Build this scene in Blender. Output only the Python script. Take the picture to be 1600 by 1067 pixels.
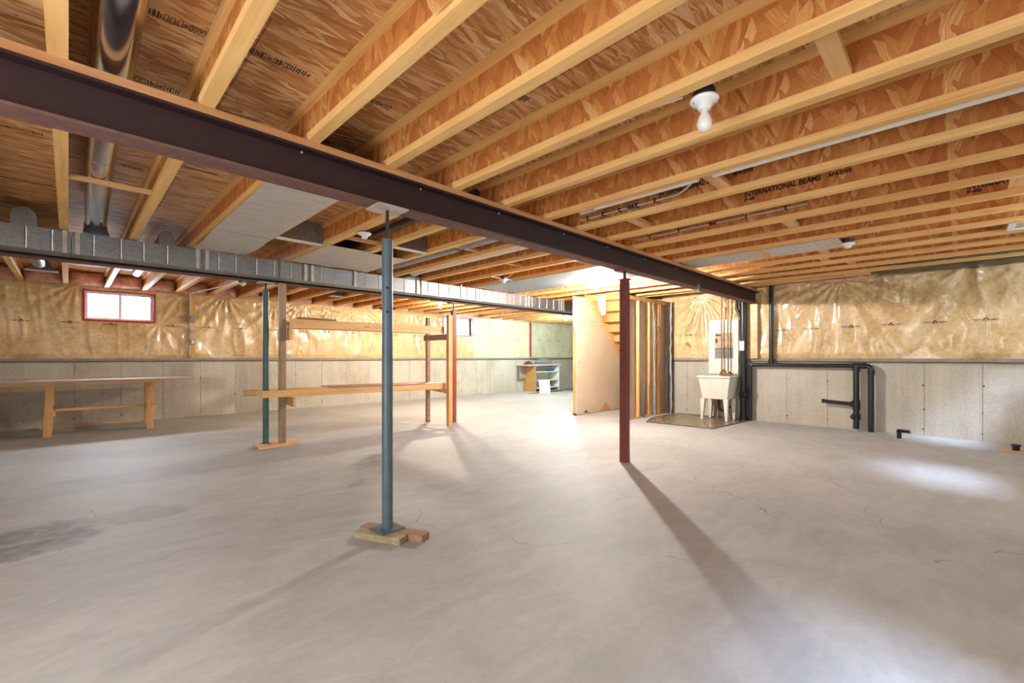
import bpy, math, random
import numpy as np
from mathutils import Vector, Matrix

for o in list(bpy.data.objects):
    bpy.data.objects.remove(o, do_unlink=True)
scene = bpy.context.scene
COL = scene.collection
random.seed(7)

# ------------------------------------------------------------------ camera
YAW = 0.7877
cam_d = bpy.data.cameras.new('camera')
cam_d.sensor_width = 36.0
cam_d.lens = 696.3 * 36.0 / 1600.0
cam_d.shift_y = 24.1 / 1600.0
cam_d.clip_start = 0.02
cam = bpy.data.objects.new('camera', cam_d)
COL.objects.link(cam)
cam.location = (0, 0, 1.2)
cam.rotation_euler = (math.pi / 2, 0, YAW - math.pi / 2)
scene.camera = cam

# ------------------------------------------------------------------ world, sun, daylight at the windows, added fill, exposure
world = bpy.data.worlds.new('world')
scene.world = world
world.use_nodes = True
bg = world.node_tree.nodes['Background']
bg.inputs[0].default_value = (0.80, 0.90, 1.0, 1)
bg.inputs[1].default_value = 3.0

sun_d = bpy.data.lights.new('sun', 'SUN')
sun_d.energy = 9.0
sun_d.angle = math.radians(14)
sun_d.color = (0.56, 0.72, 1.0)
sun = bpy.data.objects.new('sun', sun_d)
COL.objects.link(sun)
sun.rotation_euler = Vector((0.50, 1.0, -1.19)).to_track_quat('-Z', 'Y').to_euler()


def window_light(loc, direction, w, h, energy, color):
    d = bpy.data.lights.new('window_daylight', 'AREA')
    d.shape = 'RECTANGLE'
    d.size = w
    d.size_y = h
    d.energy = energy
    d.color = color
    o = bpy.data.objects.new('window_daylight', d)
    COL.objects.link(o)
    o.location = loc
    o.rotation_euler = Vector(direction).to_track_quat('-Z', 'Z').to_euler()
    return o


DAY = (0.80, 0.89, 1.0)
window_light((0.68, 11.28, 2.30), (0, -1, -.62), 0.95, 0.5, 150, DAY)
window_light((8.5, 11.28, 2.30), (0, -1, -.62), 1.1, 0.5, 110, DAY)
window_light((0.75, -1.66, 1.95), (0, 1, 0), 1.6, 0.85, 9, DAY)
window_light((5.4, -1.66, 2.1), (0, 1, 0), 1.1, 0.55, 18, DAY)
window_light((8.1, -1.66, 2.1), (0, 1, 0), 0.9, 0.55, 14, DAY)
window_light((-2.06, 1.2, 1.08), (1, 0, 0), 2.3, 2.0, 82, (1.0, 0.97, 0.93))  # invented fill at an unseen door, brightens the ceiling

scene.view_settings.view_transform = 'Standard'
scene.view_settings.look = 'None'
scene.view_settings.gamma = 1.0
scene.view_settings.use_curve_mapping = False
scene.view_settings.exposure = 0.45
BULB = {'A': 5500.0, 'B': 3700.0, 'C': 5200.0, 'D': 250.0}

# ------------------------------------------------------------------ mesh helpers


class MB:
    def __init__(s):
        s.v = []
        s.f = []
        s.smooth = []

    def add(s, vs, fs, smooth=False):
        b = len(s.v)
        s.v += [tuple(p) for p in vs]
        s.f += [tuple(b + i for i in f) for f in fs]
        s.smooth += [smooth] * len(fs)
        return s

    def box(s, x0, y0, z0, x1, y1, z1):
        v = [(x0, y0, z0), (x1, y0, z0), (x1, y1, z0), (x0, y1, z0), (x0, y0, z1), (x1, y0, z1), (x1, y1, z1), (x0, y1, z1)]
        return s.add(v, [(0, 3, 2, 1), (4, 5, 6, 7), (0, 1, 5, 4), (1, 2, 6, 5), (2, 3, 7, 6), (3, 0, 4, 7)])

    def hexa(s, bottom, top):
        return s.add(list(bottom) + list(top), [(0, 3, 2, 1), (4, 5, 6, 7), (0, 1, 5, 4), (1, 2, 6, 5), (2, 3, 7, 6), (3, 0, 4, 7)])

    def bar(s, p, q, w, h, up=(0, 0, 1)):
        p, q = Vector(p), Vector(q)
        d = (q - p).normalized()
        up = Vector(up)
        sd = d.cross(up)
        if sd.length < 1e-4:
            sd = d.cross(Vector((1, 0, 0)))
        sd.normalize()
        u = sd.cross(d).normalized()
        a, b = sd * w / 2, u * h / 2
        v = [p - a - b, p + a - b, p + a + b, p - a + b, q - a - b, q + a - b, q + a + b, q - a + b]
        return s.add(v, [(0, 1, 2, 3), (7, 6, 5, 4), (0, 4, 5, 1), (1, 5, 6, 2), (2, 6, 7, 3), (3, 7, 4, 0)])

    def prism(s, prof, axis, a, b):
        """profile of 2d points swept along an axis ('X': (y,z), 'Y': (x,z), 'Z': (x,y))"""
        def P(p, t):
            return {'X': (t, p[0], p[1]), 'Y': (p[0], t, p[1]), 'Z': (p[0], p[1], t)}[axis]
        n = len(prof)
        v = [P(p, a) for p in prof] + [P(p, b) for p in prof]
        f = [tuple(range(n - 1, -1, -1)), tuple(range(n, 2 * n))]
        f += [(i, (i + 1) % n, n + (i + 1) % n, n + i) for i in range(n)]
        return s.add(v, f)

    def tube(s, pts, r, n=12, caps=True):
        pts = [Vector(p) for p in pts]
        rs = r if isinstance(r, (list, tuple)) else [r] * len(pts)
        rings = []
        ref = None
        for i, p in enumerate(pts):
            if i == 0:
                t = pts[1] - p
            elif i == len(pts) - 1:
                t = p - pts[i - 1]
            else:
                t = (pts[i + 1] - p).normalized() + (p - pts[i - 1]).normalized()
            t.normalize()
            if ref is None:
                ref = t.cross(Vector((0, 0, 1)))
                if ref.length < 1e-3:
                    ref = Vector((1, 0, 0))
            ref = (ref - t * ref.dot(t)).normalized()
            bn = t.cross(ref)
            k = 1.0
            if 0 < i < len(pts) - 1:
                c = (pts[i + 1] - p).normalized().dot((p - pts[i - 1]).normalized())
                k = 1.0 / max(0.5, math.sqrt(max(0.0, (1 + c) / 2)))
            rings.append([p + (ref * math.cos(2 * math.pi * j / n) + bn * math.sin(2 * math.pi * j / n)) * rs[i] for j in range(n)])
        v = [q for g in rings for q in g]
        f = []
        for i in range(len(pts) - 1):
            for j in range(n):
                f.append((i * n + j, i * n + (j + 1) % n, (i + 1) * n + (j + 1) % n, (i + 1) * n + j))
        s.add(v, f, True)
        if caps:
            s.add(rings[0], [tuple(range(n - 1, -1, -1))])
            s.add(rings[-1], [tuple(range(n))])
        return s

    def lathe(s, prof, c, n=20):
        """prof: (r, z) pairs, around a vertical axis at c"""
        v = []
        f = []
        for (r, z) in prof:
            for j in range(n):
                a = 2 * math.pi * j / n
                v.append((c[0] + r * math.cos(a), c[1] + r * math.sin(a), c[2] + z))
        for i in range(len(prof) - 1):
            for j in range(n):
                f.append((i * n + j, i * n + (j + 1) % n, (i + 1) * n + (j + 1) % n, (i + 1) * n + j))
        s.add(v, f, True)
        s.add(v[:n], [tuple(range(n))])
        s.add(v[-n:], [tuple(range(n))])
        return s

    def mesh(s, name, origin=(0, 0, 0)):
        me = bpy.data.meshes.new(name)
        ox, oy, oz = origin
        me.from_pydata([(p[0] - ox, p[1] - oy, p[2] - oz) for p in s.v], [], s.f)
        me.polygons.foreach_set('use_smooth', s.smooth)
        me.update()
        return me


def fix_normals(me):
    import bmesh
    bm = bmesh.new()
    bm.from_mesh(me)
    bmesh.ops.recalc_face_normals(bm, faces=bm.faces)
    bm.to_mesh(me)
    bm.free()


def tag(o, label=None, cat=None, group=None, kind=None):
    if label:
        o['label'] = label
    if cat:
        o['category'] = cat
    if group:
        o['group'] = group
    if kind:
        o['kind'] = kind
    return o


def empty(name, loc=(0, 0, 0)):
    o = bpy.data.objects.new(name, None)
    o.empty_display_size = 0.1
    COL.objects.link(o)
    o.location = loc
    return o


def world_origin(o):
    p = Vector((0, 0, 0))
    while o is not None:
        p = p + o.location
        o = o.parent
    return p


def obj(name, mb, mat, parent=None, loc=None, bevel=0.0, recalc=True):
    """one mesh object; vertices are given in world coordinates"""
    if parent is not None:
        org = world_origin(parent)
    else:
        org = Vector(loc if loc is not None else (0, 0, 0))
    me = mb.mesh(name, org)
    if recalc:
        fix_normals(me)
    me.materials.append(mat)
    o = bpy.data.objects.new(name, me)
    COL.objects.link(o)
    if parent is not None:
        o.parent = parent
    else:
        o.location = org
    if bevel:
        m = o.modifiers.new('bevel', 'BEVEL')
        m.width = bevel
        m.segments = 1
        m.limit_method = 'ANGLE'
    return o


def base_of(mb):
    a = np.array(mb.v)
    return (float((a[:, 0].min() + a[:, 0].max()) / 2), float((a[:, 1].min() + a[:, 1].max()) / 2), float(a[:, 2].min()))


def thing1(name, mb, mat, label, cat, group=None, bevel=0.0):
    return tag(obj(name, mb, mat, None, base_of(mb), bevel), label, cat, group)


def thing(name, label, cat, loc, group=None):
    return tag(empty(name, loc), label, cat, group)


ORD = ['zeroth', 'first', 'second', 'third', 'fourth', 'fifth', 'sixth', 'seventh', 'eighth', 'ninth', 'tenth', 'eleventh', 'twelfth', 'thirteenth',
       'fourteenth', 'fifteenth', 'sixteenth', 'seventeenth', 'eighteenth', 'nineteenth', 'twentieth', 'twenty-first', 'twenty-second',
       'twenty-third', 'twenty-fourth', 'twenty-fifth', 'twenty-sixth', 'twenty-seventh', 'twenty-eighth', 'twenty-ninth', 'thirtieth']

# ------------------------------------------------------------------ materials


def lin(r, g, b):
    def c(x):
        x /= 255.0
        return x / 12.92 if x <= 0.04045 else ((x + 0.055) / 1.055) ** 2.4
    return (c(r), c(g), c(b), 1)


class N:
    def __init__(s, name):
        s.m = bpy.data.materials.new(name)
        s.m.use_nodes = True
        s.t = s.m.node_tree
        s.b = s.t.nodes['Principled BSDF']
        g = s.t.nodes.new('ShaderNodeNewGeometry')
        s.pos = g.outputs['Position']

    def node(s, typ, **kw):
        n = s.t.nodes.new(typ)
        for k, v in kw.items():
            setattr(n, k, v)
        return n

    def link(s, a, b):
        s.t.links.new(a, b)

    def mapping(s, vec, scale=(1, 1, 1), rot=(0, 0, 0), loc=(0, 0, 0)):
        n = s.node('ShaderNodeMapping')
        n.inputs['Scale'].default_value = scale
        n.inputs['Rotation'].default_value = rot
        n.inputs['Location'].default_value = loc
        s.link(vec, n.inputs['Vector'])
        return n.outputs[0]

    def noise(s, vec, scale, detail=3, rough=0.55, dist=0.0, out='Fac'):
        n = s.node('ShaderNodeTexNoise')
        n.inputs['Scale'].default_value = scale
        n.inputs['Detail'].default_value = detail
        n.inputs['Roughness'].default_value = rough
        n.inputs['Distortion'].default_value = dist
        s.link(vec, n.inputs['Vector'])
        return n.outputs[out]

    def voro(s, vec, scale, feature='F1', out='Color', dim='3D'):
        n = s.node('ShaderNodeTexVoronoi', feature=feature, voronoi_dimensions=dim)
        n.inputs['Scale'].default_value = scale
        s.link(vec, n.inputs['Vector'])
        return n.outputs[out]

    def ramp(s, fac, stops):
        n = s.node('ShaderNodeValToRGB')
        cr = n.color_ramp
        while len(cr.elements) > 1:
            cr.elements.remove(cr.elements[-1])
        for i, (p, c) in enumerate(stops):
            e = cr.elements[0] if i == 0 else cr.elements.new(p)
            e.position = p
            e.color = c
        s.link(fac, n.inputs[0])
        return n.outputs[0]

    def math(s, op, a, b=None, c=None):
        n = s.node('ShaderNodeMath', operation=op)
        for i, x in enumerate((a, b, c)):
            if x is None:
                continue
            if isinstance(x, (int, float)):
                n.inputs[i].default_value = x
            else:
                s.link(x, n.inputs[i])
        return n.outputs[0]

    def vmath(s, op, a, b):
        n = s.node('ShaderNodeVectorMath', operation=op)
        for i, x in enumerate((a, b)):
            if isinstance(x, tuple):
                n.inputs[i].default_value = x
            else:
                s.link(x, n.inputs[i])
        return n.outputs[0]

    def mix(s, fac, a, b, blend='MIX'):
        n = s.node('ShaderNodeMix', data_type='RGBA', blend_type=blend)
        for sock, x in ((n.inputs[0], fac), (n.inputs[6], a), (n.inputs[7], b)):
            if isinstance(x, (int, float, tuple)):
                sock.default_value = x
            else:
                s.link(x, sock)
        return n.outputs[2]

    def sep(s, vec):
        n = s.node('ShaderNodeSeparateXYZ')
        s.link(vec, n.inputs[0])
        return n.outputs

    def comb(s, x, y, z):
        n = s.node('ShaderNodeCombineXYZ')
        for i, q in enumerate((x, y, z)):
            if isinstance(q, (int, float)):
                n.inputs[i].default_value = q
            else:
                s.link(q, n.inputs[i])
        return n.outputs[0]

    def color(s, x):
        if isinstance(x, tuple):
            s.b.inputs['Base Color'].default_value = x
        else:
            s.link(x, s.b.inputs['Base Color'])

    def set(s, **kw):
        for k, v in kw.items():
            i = s.b.inputs[k.replace('_', ' ')]
            if isinstance(v, (int, float, tuple)):
                i.default_value = v
            else:
                s.link(v, i)

    def bump(s, h, strength=0.3, dist=0.01):
        n = s.node('ShaderNodeBump')
        n.inputs['Strength'].default_value = strength
        n.inputs['Distance'].default_value = dist
        s.link(h, n.inputs['Height'])
        s.link(n.outputs[0], s.b.inputs['Normal'])

    def rnd(s):
        return s.node('ShaderNodeObjectInfo').outputs['Random']


def plain(name, rgb, rough=0.5, metal=0.0, var=0.12, scale=12.0, **kw):
    n = N(name)
    c = lin(*rgb)
    d = tuple(x * (1 - var * 2.2) for x in c[:3]) + (1,)
    n.color(n.ramp(n.noise(n.pos, scale, 4), [(0.3, d), (0.62, c)]))
    n.set(Roughness=rough, Metallic=metal, **kw)
    return n.m


def wood(name, axis, light, dark, knots=True, rough=0.6):
    n = N(name)
    sc = {'X': (1.2, 26, 26), 'Y': (26, 1.2, 26), 'Z': (26, 26, 1.2)}[axis]
    kc = {'X': (2.2, 14, 14), 'Y': (14, 2.2, 14), 'Z': (14, 14, 2.2)}[axis]
    off = n.math('MULTIPLY', n.rnd(), 37.0)
    p = n.vmath('ADD', n.pos, n.comb(off, off, off))
    g = n.noise(n.mapping(p, sc), 1.0, 5, 0.6, 0.6)
    g2 = n.noise(p, 1.7, 2)
    fac = n.math('ADD', n.math('MULTIPLY', g, 0.75), n.math('MULTIPLY', g2, 0.35))
    mid = tuple((a * 0.55 + b * 0.45) for a, b in zip(lin(*light), lin(*dark)))
    col = n.ramp(fac, [(0.30, lin(*dark)), (0.50, mid), (0.68, lin(*light))])
    if knots:
        kd = n.voro(n.mapping(p, kc), 0.55, out='Distance')
        col = n.mix(n.ramp(kd, [(0.0, (0.8, 0.8, 0.8, 1)), (0.05, (0.6, 0.6, 0.6, 1)), (0.10, (0, 0, 0, 1))]), col, lin(132, 80, 38))
    n.color(col)
    n.set(Roughness=rough)
    n.bump(g, 0.15, 0.003)
    return n.m


def osb(name, axes, pal, rots=(0.25, -0.45), long=7.0, short=34.0, rough=0.65, edge_mix=0.75):
    """strand board; axes: the two world axes that span the sheet, strands run along the first"""
    n = N(name)
    s = n.sep(n.pos)
    ix = {'X': 0, 'Y': 1, 'Z': 2}
    uv = n.comb(s[ix[axes[0]]], s[ix[axes[1]]], 0.0)
    w = n.noise(uv, 6.0, 2, out='Color')
    uv = n.vmath('ADD', uv, n.vmath('MULTIPLY', n.vmath('SUBTRACT', w, (0.5, 0.5, 0.5)), (0.05, 0.05, 0.0)))
    layers = []
    for i, r in enumerate(rots):
        # rotate first, then stretch
        m = n.mapping(n.mapping(uv, (1, 1, 1), (0, 0, r), (i * 3.7, i * 5.1, 0)), (long, short, 1))
        cell = n.voro(m, 1.0, dim='2D')
        edge = n.voro(m, 1.0, 'DISTANCE_TO_EDGE', 'Distance', '2D')
        fib = n.noise(n.mapping(n.mapping(uv, (1, 1, 1), (0, 0, r)), (9, 160, 1)), 1.0, 3)
        layers.append((n.sep(cell)[0], edge, fib, n.sep(cell)[1]))
    msk = n.math('GREATER_THAN', layers[1][3], layers[0][3])

    def pick(k):
        a, b = layers[0][k], layers[1][k]
        return n.math('ADD', n.math('MULTIPLY', a, n.math('SUBTRACT', 1.0, msk)), n.math('MULTIPLY', b, msk))
    cell, edge, fib = pick(0), pick(1), pick(2)
    fac = n.math('ADD', n.math('MULTIPLY', cell, 0.72), n.math('MULTIPLY', n.math('SUBTRACT', fib, 0.36), 0.9))
    k = len(pal) - 1
    col = n.ramp(fac, [(0.06 + 0.88 * i / k, lin(*c)) for i, c in enumerate(pal)])
    ed = n.ramp(edge, [(0.0, (0.62, 0.52, 0.42, 1)), (0.04, (1, 1, 1, 1))])
    col = n.mix(edge_mix, col, ed, 'MULTIPLY')
    n.color(col)
    n.set(Roughness=rough)
    n.bump(n.math('ADD', cell, n.math('MULTIPLY', edge, 0.6)), 0.35, 0.004)
    return n.m


PAL_CEIL = [(166, 106, 56), (192, 134, 78), (210, 158, 100), (224, 180, 124), (238, 208, 162)]
PAL_WEB = [(168, 96, 38), (182, 110, 48), (192, 122, 58), (202, 136, 70), (226, 176, 112)]
M = {}
M['osb_ceiling'] = osb('osb_ceiling', 'XY', PAL_CEIL, (0.12, -0.22), 5.0, 42.0)
M['osb_web'] = osb('osb_web', 'ZY', PAL_WEB, (0.30, -0.45), 6.5, 24.0, edge_mix=0.4)
FL, FD = (236, 190, 122), (184, 120, 54)
M['flange'] = wood('joist_flange_wood', 'Y', (234, 188, 120), (206, 148, 80))
M['pine_x'] = wood('pine_x', 'X', (228, 182, 122), (188, 130, 74))
M['pine_y'] = wood('pine_y', 'Y', (228, 182, 122), (188, 130, 74))
M['pine_z'] = wood('pine_z', 'Z', (226, 176, 114), (184, 124, 68))
M['plate_x'] = wood('plate_wood', 'X', (198, 146, 96), (158, 104, 62))
M['grey_wood_z'] = wood('weathered_wood_z', 'Z', (168, 142, 112), (108, 88, 68))
M['grey_wood_y'] = wood('weathered_wood_y', 'Y', (158, 124, 96), (102, 76, 56))
M['treated'] = wood('treated_wood', 'X', (168, 152, 118), (118, 106, 78))
M['brown_wood'] = wood('brown_wood', 'X', (170, 130, 104), (116, 80, 62))
M['stair_x'] = wood('stair_wood', 'Y', (226, 172, 104), (184, 120, 62))

# steel and paint
n = N('beam_paint')
n.color(n.ramp(n.noise(n.pos, 14, 4), [(0.3, lin(36, 14, 17)), (0.7, lin(50, 23, 24))]))
n.set(Roughness=0.55)
M['beam'] = n.m
M['beam_dusty'] = plain('dusty_beam_paint', (112, 78, 70), 0.7, 0.0, 0.15, 20)  # lower flange: light bouncing off the floor put into the colour
M['teal'] = plain('teal_paint', (78, 98, 107), 0.42, 0.0, 0.08)
M['teal2'] = plain('green_teal_paint', (80, 114, 112), 0.42, 0.0, 0.10)
M['maroon'] = plain('maroon_column_paint', (124, 58, 50), 0.5, 0.0, 0.15, 30)
M['red_column'] = plain('red_column_paint', (150, 66, 48), 0.5, 0.0, 0.15, 30)
M['steel_dark'] = plain('dark_steel', (70, 72, 74), 0.4, 0.8)
M['steel_plate'] = plain('plate_steel', (196, 188, 180), 0.5, 0.3)
n = N('galvanised')
sp = n.voro(n.pos, 55.0)
n.color(n.ramp(n.sep(sp)[0], [(0.0, lin(138, 142, 145)), (1.0, lin(156, 159, 161))]))
n.set(Metallic=0.85, Roughness=n.math('ADD', n.math('MULTIPLY', n.noise(n.pos, 4), 0.2), 0.34))
M['galv'] = n.m
n = N('foil_panel')
gr = n.noise(n.mapping(n.pos, (8, 90, 8)), 1.0, 4)
n.color(n.ramp(gr, [(0.3, lin(176, 170, 164)), (0.7, lin(214, 208, 200))]))
n.set(Metallic=0.25, Roughness=0.5)
M['foil'] = n.m
M['galv_smooth'] = plain('smooth_galvanised', (206, 208, 210), 0.16, 1.0, 0.05, 5)
M['abs'] = plain('black_abs_pipe', (34, 34, 36), 0.32)
M['black_plastic'] = plain('black_plastic_film', (13, 14, 18), 0.35)
M['white_plastic'] = plain('white_plastic', (226, 220, 208), 0.4, 0, 0.05)
M['porcelain'] = plain('porcelain', (228, 228, 226), 0.25, 0, 0.03)
M['grey_pvc'] = plain('grey_pvc', (150, 152, 154), 0.45)
M['pex'] = plain('translucent_pex', (198, 192, 184), 0.35, 0, 0.06)
M['blue'] = plain('blue_fitting', (36, 66, 128), 0.4)
M['red'] = plain('red_fitting', (140, 36, 44), 0.4)
M['copper'] = plain('copper_pipe', (150, 108, 78), 0.35, 0.7)
M['brass'] = plain('brass', (182, 134, 70), 0.35, 0.8)
M['cable'] = plain('white_cable', (226, 220, 206), 0.5, 0, 0.04)
M['yellow_cable'] = plain('yellow_cable', (222, 176, 92), 0.5, 0, 0.06)
M['ink'] = plain('black_ink', (44, 28, 20), 0.8)
M['ink_soft'] = plain('stamp_ink', (88, 62, 42), 0.8, 0, 0.3, 60)
M['ink_green'] = plain('green_marker', (74, 128, 112), 0.8)
M['vinyl'] = plain('white_vinyl', (232, 236, 240), 0.35, 0, 0.03)
M['tape'] = plain('red_tape', (186, 62, 74), 0.4, 0, 0.25, 30)
M['drywall'] = plain('drywall_paper', (206, 184, 156), 0.85, 0, 0.05, 3)
M['drywall_grey'] = plain('drywall_back', (204, 188, 168), 0.9, 0, 0.06, 3)
M['gypsum'] = plain('torn_gypsum', (222, 214, 204), 0.9)
M['pink'] = plain('pink_batt', (246, 192, 174), 0.9, 0, 0.2, 14)
M['white_board'] = plain('white_board', (228, 222, 210), 0.55, 0, 0.03, 4)
M['paper'] = plain('poster_paper', (204, 182, 148), 0.7, 0, 0.2, 14)
M['cabinet_white'] = plain('cabinet_white', (228, 228, 220), 0.5, 0, 0.03)
M['particle'] = plain('particle_board', (206, 160, 96), 0.7, 0, 0.15, 30)
M['cloth_grey'] = plain('grey_cloth', (140, 142, 138), 0.9)
M['cloth_pink'] = plain('mauve_cloth', (158, 128, 138), 0.9)
M['dark_red'] = plain('dark_red_cloth', (110, 44, 50), 0.9)
M['mat'] = plain('vinyl_offcut', (150, 132, 104), 0.25, 0, 0.3, 9)
M['mat_edge'] = plain('mat_edge', (70, 64, 56), 0.6)
M['bench_top'] = plain('bench_top', (196, 176, 168), 0.5, 0, 0.06, 4)
M['trim'] = plain('grey_sill_strip', (152, 144, 132), 0.7, 0, 0.12, 8)
M['trim_dark'] = plain('dark_sill_edge', (62, 56, 50), 0.7)

# concrete floor
n = N('concrete_floor')
s = n.sep(n.pos)
big = n.noise(n.pos, 0.55, 4, 0.6, 0.6)
med = n.noise(n.mapping(n.pos, (1.0, 2.2, 1), (0, 0, 0.6)), 2.2, 6, 0.62, 1.2)
fine = n.noise(n.pos, 26, 4, 0.7)
fac = n.math('ADD', n.math('ADD', n.math('MULTIPLY', big, 0.42), n.math('MULTIPLY', med, 0.42)), n.math('MULTIPLY', fine, 0.18))
col = n.ramp(fac, [(0.34, lin(154, 152, 149)), (0.50, lin(174, 172, 169)), (0.66, lin(191, 190, 188))])
# damp stain that a puddle left, near the left edge of the picture
wob = n.math('MULTIPLY', n.math('SUBTRACT', n.noise(n.pos, 3.2, 4), 0.5), 1.5)


def blob(cx, cy, rx, ry, rot=0.0):
    m = n.mapping(n.vmath('SUBTRACT', n.pos, (cx, cy, 0.0)), (1, 1, 1), (0, 0, rot))
    q = n.sep(m)
    a = n.math('POWER', n.math('DIVIDE', q[0], rx), 2.0)
    b = n.math('POWER', n.math('DIVIDE', q[1], ry), 2.0)
    return n.math('ADD', n.math('SQRT', n.math('ADD', a, b)), wob)


BLOBS = [(-0.16, 4.30, 0.44, 0.40, 0.3), (0.34, 4.40, 0.42, 0.22, 0.2), (2.48, 4.8, 0.45, 0.16, -0.7), (1.95, 4.03, 0.18, 0.07, -0.7)]
st = None
for i, bb in enumerate(BLOBS):
    d = n.ramp(blob(*bb), [(0.55, (1, 1, 1, 1)), (0.80, (0.8, 0.8, 0.8, 1)), (1.0, (0, 0, 0, 1))])
    d = n.mix(1.0, d, (0.85, 0.85, 0.85, 1) if i == 0 else (0.42, 0.42, 0.42, 1), 'MULTIPLY')
    st = d if st is None else n.mix(1.0, st, d, 'LIGHTEN')
col = n.mix(n.math('MULTIPLY', n.math('MULTIPLY', n.sep(st)[0], 0.9), n.ramp(n.noise(n.pos, 9, 4), [(0.35, (0.35, 0.35, 0.35, 1)), (0.6, (1, 1, 1, 1))])), col, lin(98, 91, 82))
# hairline cracks and trowel arcs
wp = n.vmath('ADD', n.pos, n.vmath('MULTIPLY', n.vmath('SUBTRACT', n.noise(n.pos, 1.6, 3, out='Color'), (0.5, 0.5, 0.5)), (0.7, 0.7, 0.0)))
cr = n.voro(n.mapping(wp, (1, 1, 0), (0, 0, 0), (0.3, 0.9, 0)), 0.42, 'DISTANCE_TO_EDGE', 'Distance', '2D')
gate = n.math('GREATER_THAN', n.noise(n.pos, 0.8, 2), 0.52)
crk = n.math('MULTIPLY', n.math('LESS_THAN', cr, 0.0016), gate)
col = n.mix(n.math('MULTIPLY', crk, 0.55), col, lin(96, 90, 84))
spk = n.voro(n.pos, 2.6, out='Distance')
col = n.mix(n.ramp(spk, [(0.012, (0.8, 0.8, 0.8, 1)), (0.02, (0, 0, 0, 1))]), col, lin(92, 76, 62))
n.color(col)
n.set(Roughness=n.math('ADD', n.math('MULTIPLY', med, 0.2), 0.55))
n.bump(n.math('ADD', med, n.math('MULTIPLY', fine, 0.3)), 0.08, 0.01)
M['floor'] = n.m

# poured concrete wall
n = N('concrete_wall')
q = n.noise(n.pos, 1.1, 4, 0.6, 0.4)
streak = n.noise(n.mapping(n.pos, (9, 9, 0.5)), 1.0, 5, 0.65)
fine = n.noise(n.pos, 34, 4, 0.7)
fac = n.math('ADD', n.math('ADD', n.math('MULTIPLY', q, 0.45), n.math('MULTIPLY', streak, 0.24)), n.math('MULTIPLY', fine, 0.32))
col = n.ramp(fac, [(0.34, lin(160, 150, 134)), (0.52, lin(192, 183, 168)), (0.68, lin(210, 203, 190))])
pit = n.voro(n.pos, 22, out='Distance')
col = n.mix(n.ramp(pit, [(0.05, (0.7, 0.7, 0.7, 1)), (0.10, (0, 0, 0, 1))]), col, lin(112, 100, 84))
n.color(col)
n.set(Roughness=0.85)
n.bump(fine, 0.25, 0.005)
M['wall'] = n.m

# clear vapour barrier over yellow glass wool


def poly_mat(name, dark, mid, light):
    n = N(name)
    b1 = n.noise(n.pos, 2.0, 4, 0.6, 0.5)
    b2 = n.noise(n.pos, 14, 4, 0.65, 0.8)
    fac = n.math('ADD', n.math('MULTIPLY', b1, 0.5), n.math('MULTIPLY', b2, 0.5))
    n.color(n.ramp(fac, [(0.34, lin(*dark)), (0.5, lin(*mid)), (0.66, lin(*light))]))
    n.set(Roughness=0.34, Coat_Weight=0.7, Coat_Roughness=0.16)
    h = n.noise(n.mapping(n.pos, (5, 5, 2.2), (0.3, 0.2, 0)), 4.0, 4, 0.6, 1.6)
    n.bump(h, 0.30, 0.02)
    return n.m


M['poly'] = poly_mat('poly_over_glass_wool', (182, 144, 92), (212, 178, 124), (230, 204, 160))
M['poly_pale'] = poly_mat('poly_over_pale_wool', (190, 180, 142), (212, 204, 168), (226, 220, 192))  # paler, less yellow tone for the far part of the long wall
n = N('window_glass')
mixn = n.node('ShaderNodeMixShader')
tr = n.node('ShaderNodeBsdfTransparent')
gl = n.node('ShaderNodeBsdfGlossy')
gl.inputs['Roughness'].default_value = 0.02
mixn.inputs[0].default_value = 0.06
n.link(tr.outputs[0], mixn.inputs[1])
n.link(gl.outputs[0], mixn.inputs[2])
n.link(mixn.outputs[0], n.t.nodes['Material Output'].inputs['Surface'])
M['glass'] = n.m
n = N('clear_film')
n.color((0.9, 0.9, 0.88, 1))
n.set(Roughness=0.2, Alpha=0.28)
M['film'] = n.m
n = N('frosted_bulb')
n.color(lin(232, 228, 220))
n.set(Roughness=0.25, Subsurface_Weight=0.0)
M['bulb'] = n.m


def emit(name, col, strength):
    n = N(name)
    n.color((1, 1, 1, 1))
    n.set(Emission_Color=col, Emission_Strength=strength)
    return n.m


M['bulb_A'] = emit('lit_bulb_warm', (1.0, 0.95, 0.88, 1), BULB['A'])
M['bulb_B'] = emit('lit_bulb_yellow', (1.0, 0.90, 0.72, 1), BULB['B'])
M['bulb_D'] = emit('lit_bulb_soft', (0.95, 0.96, 1.0, 1), BULB['D'])
M['bulb_C'] = emit('lit_bulb_cool', (0.66, 0.93, 1.0, 1), BULB['C'])

# ------------------------------------------------------------------ room shell
XL, XR, XE = -1.8, 9.2, 14.9       # near wall, right wall, far end wall
YN, YL = -1.5, 10.9                # rear wall, left wall
ZJ, ZT = 2.45, 2.70                # joist bottom, subfloor underside
SP, X0, FW = 0.5214, 0.522, 0.064   # joist spacing, far edge of joist 0, flange width
LEDGE = 1.13

f = MB().box(XL - .3, YN - .3, -.15, XE + .3, YL + .4, 0)
tag(obj('floor', f, M['floor']), 'poured grey concrete basement floor', None, None, 'structure')


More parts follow.
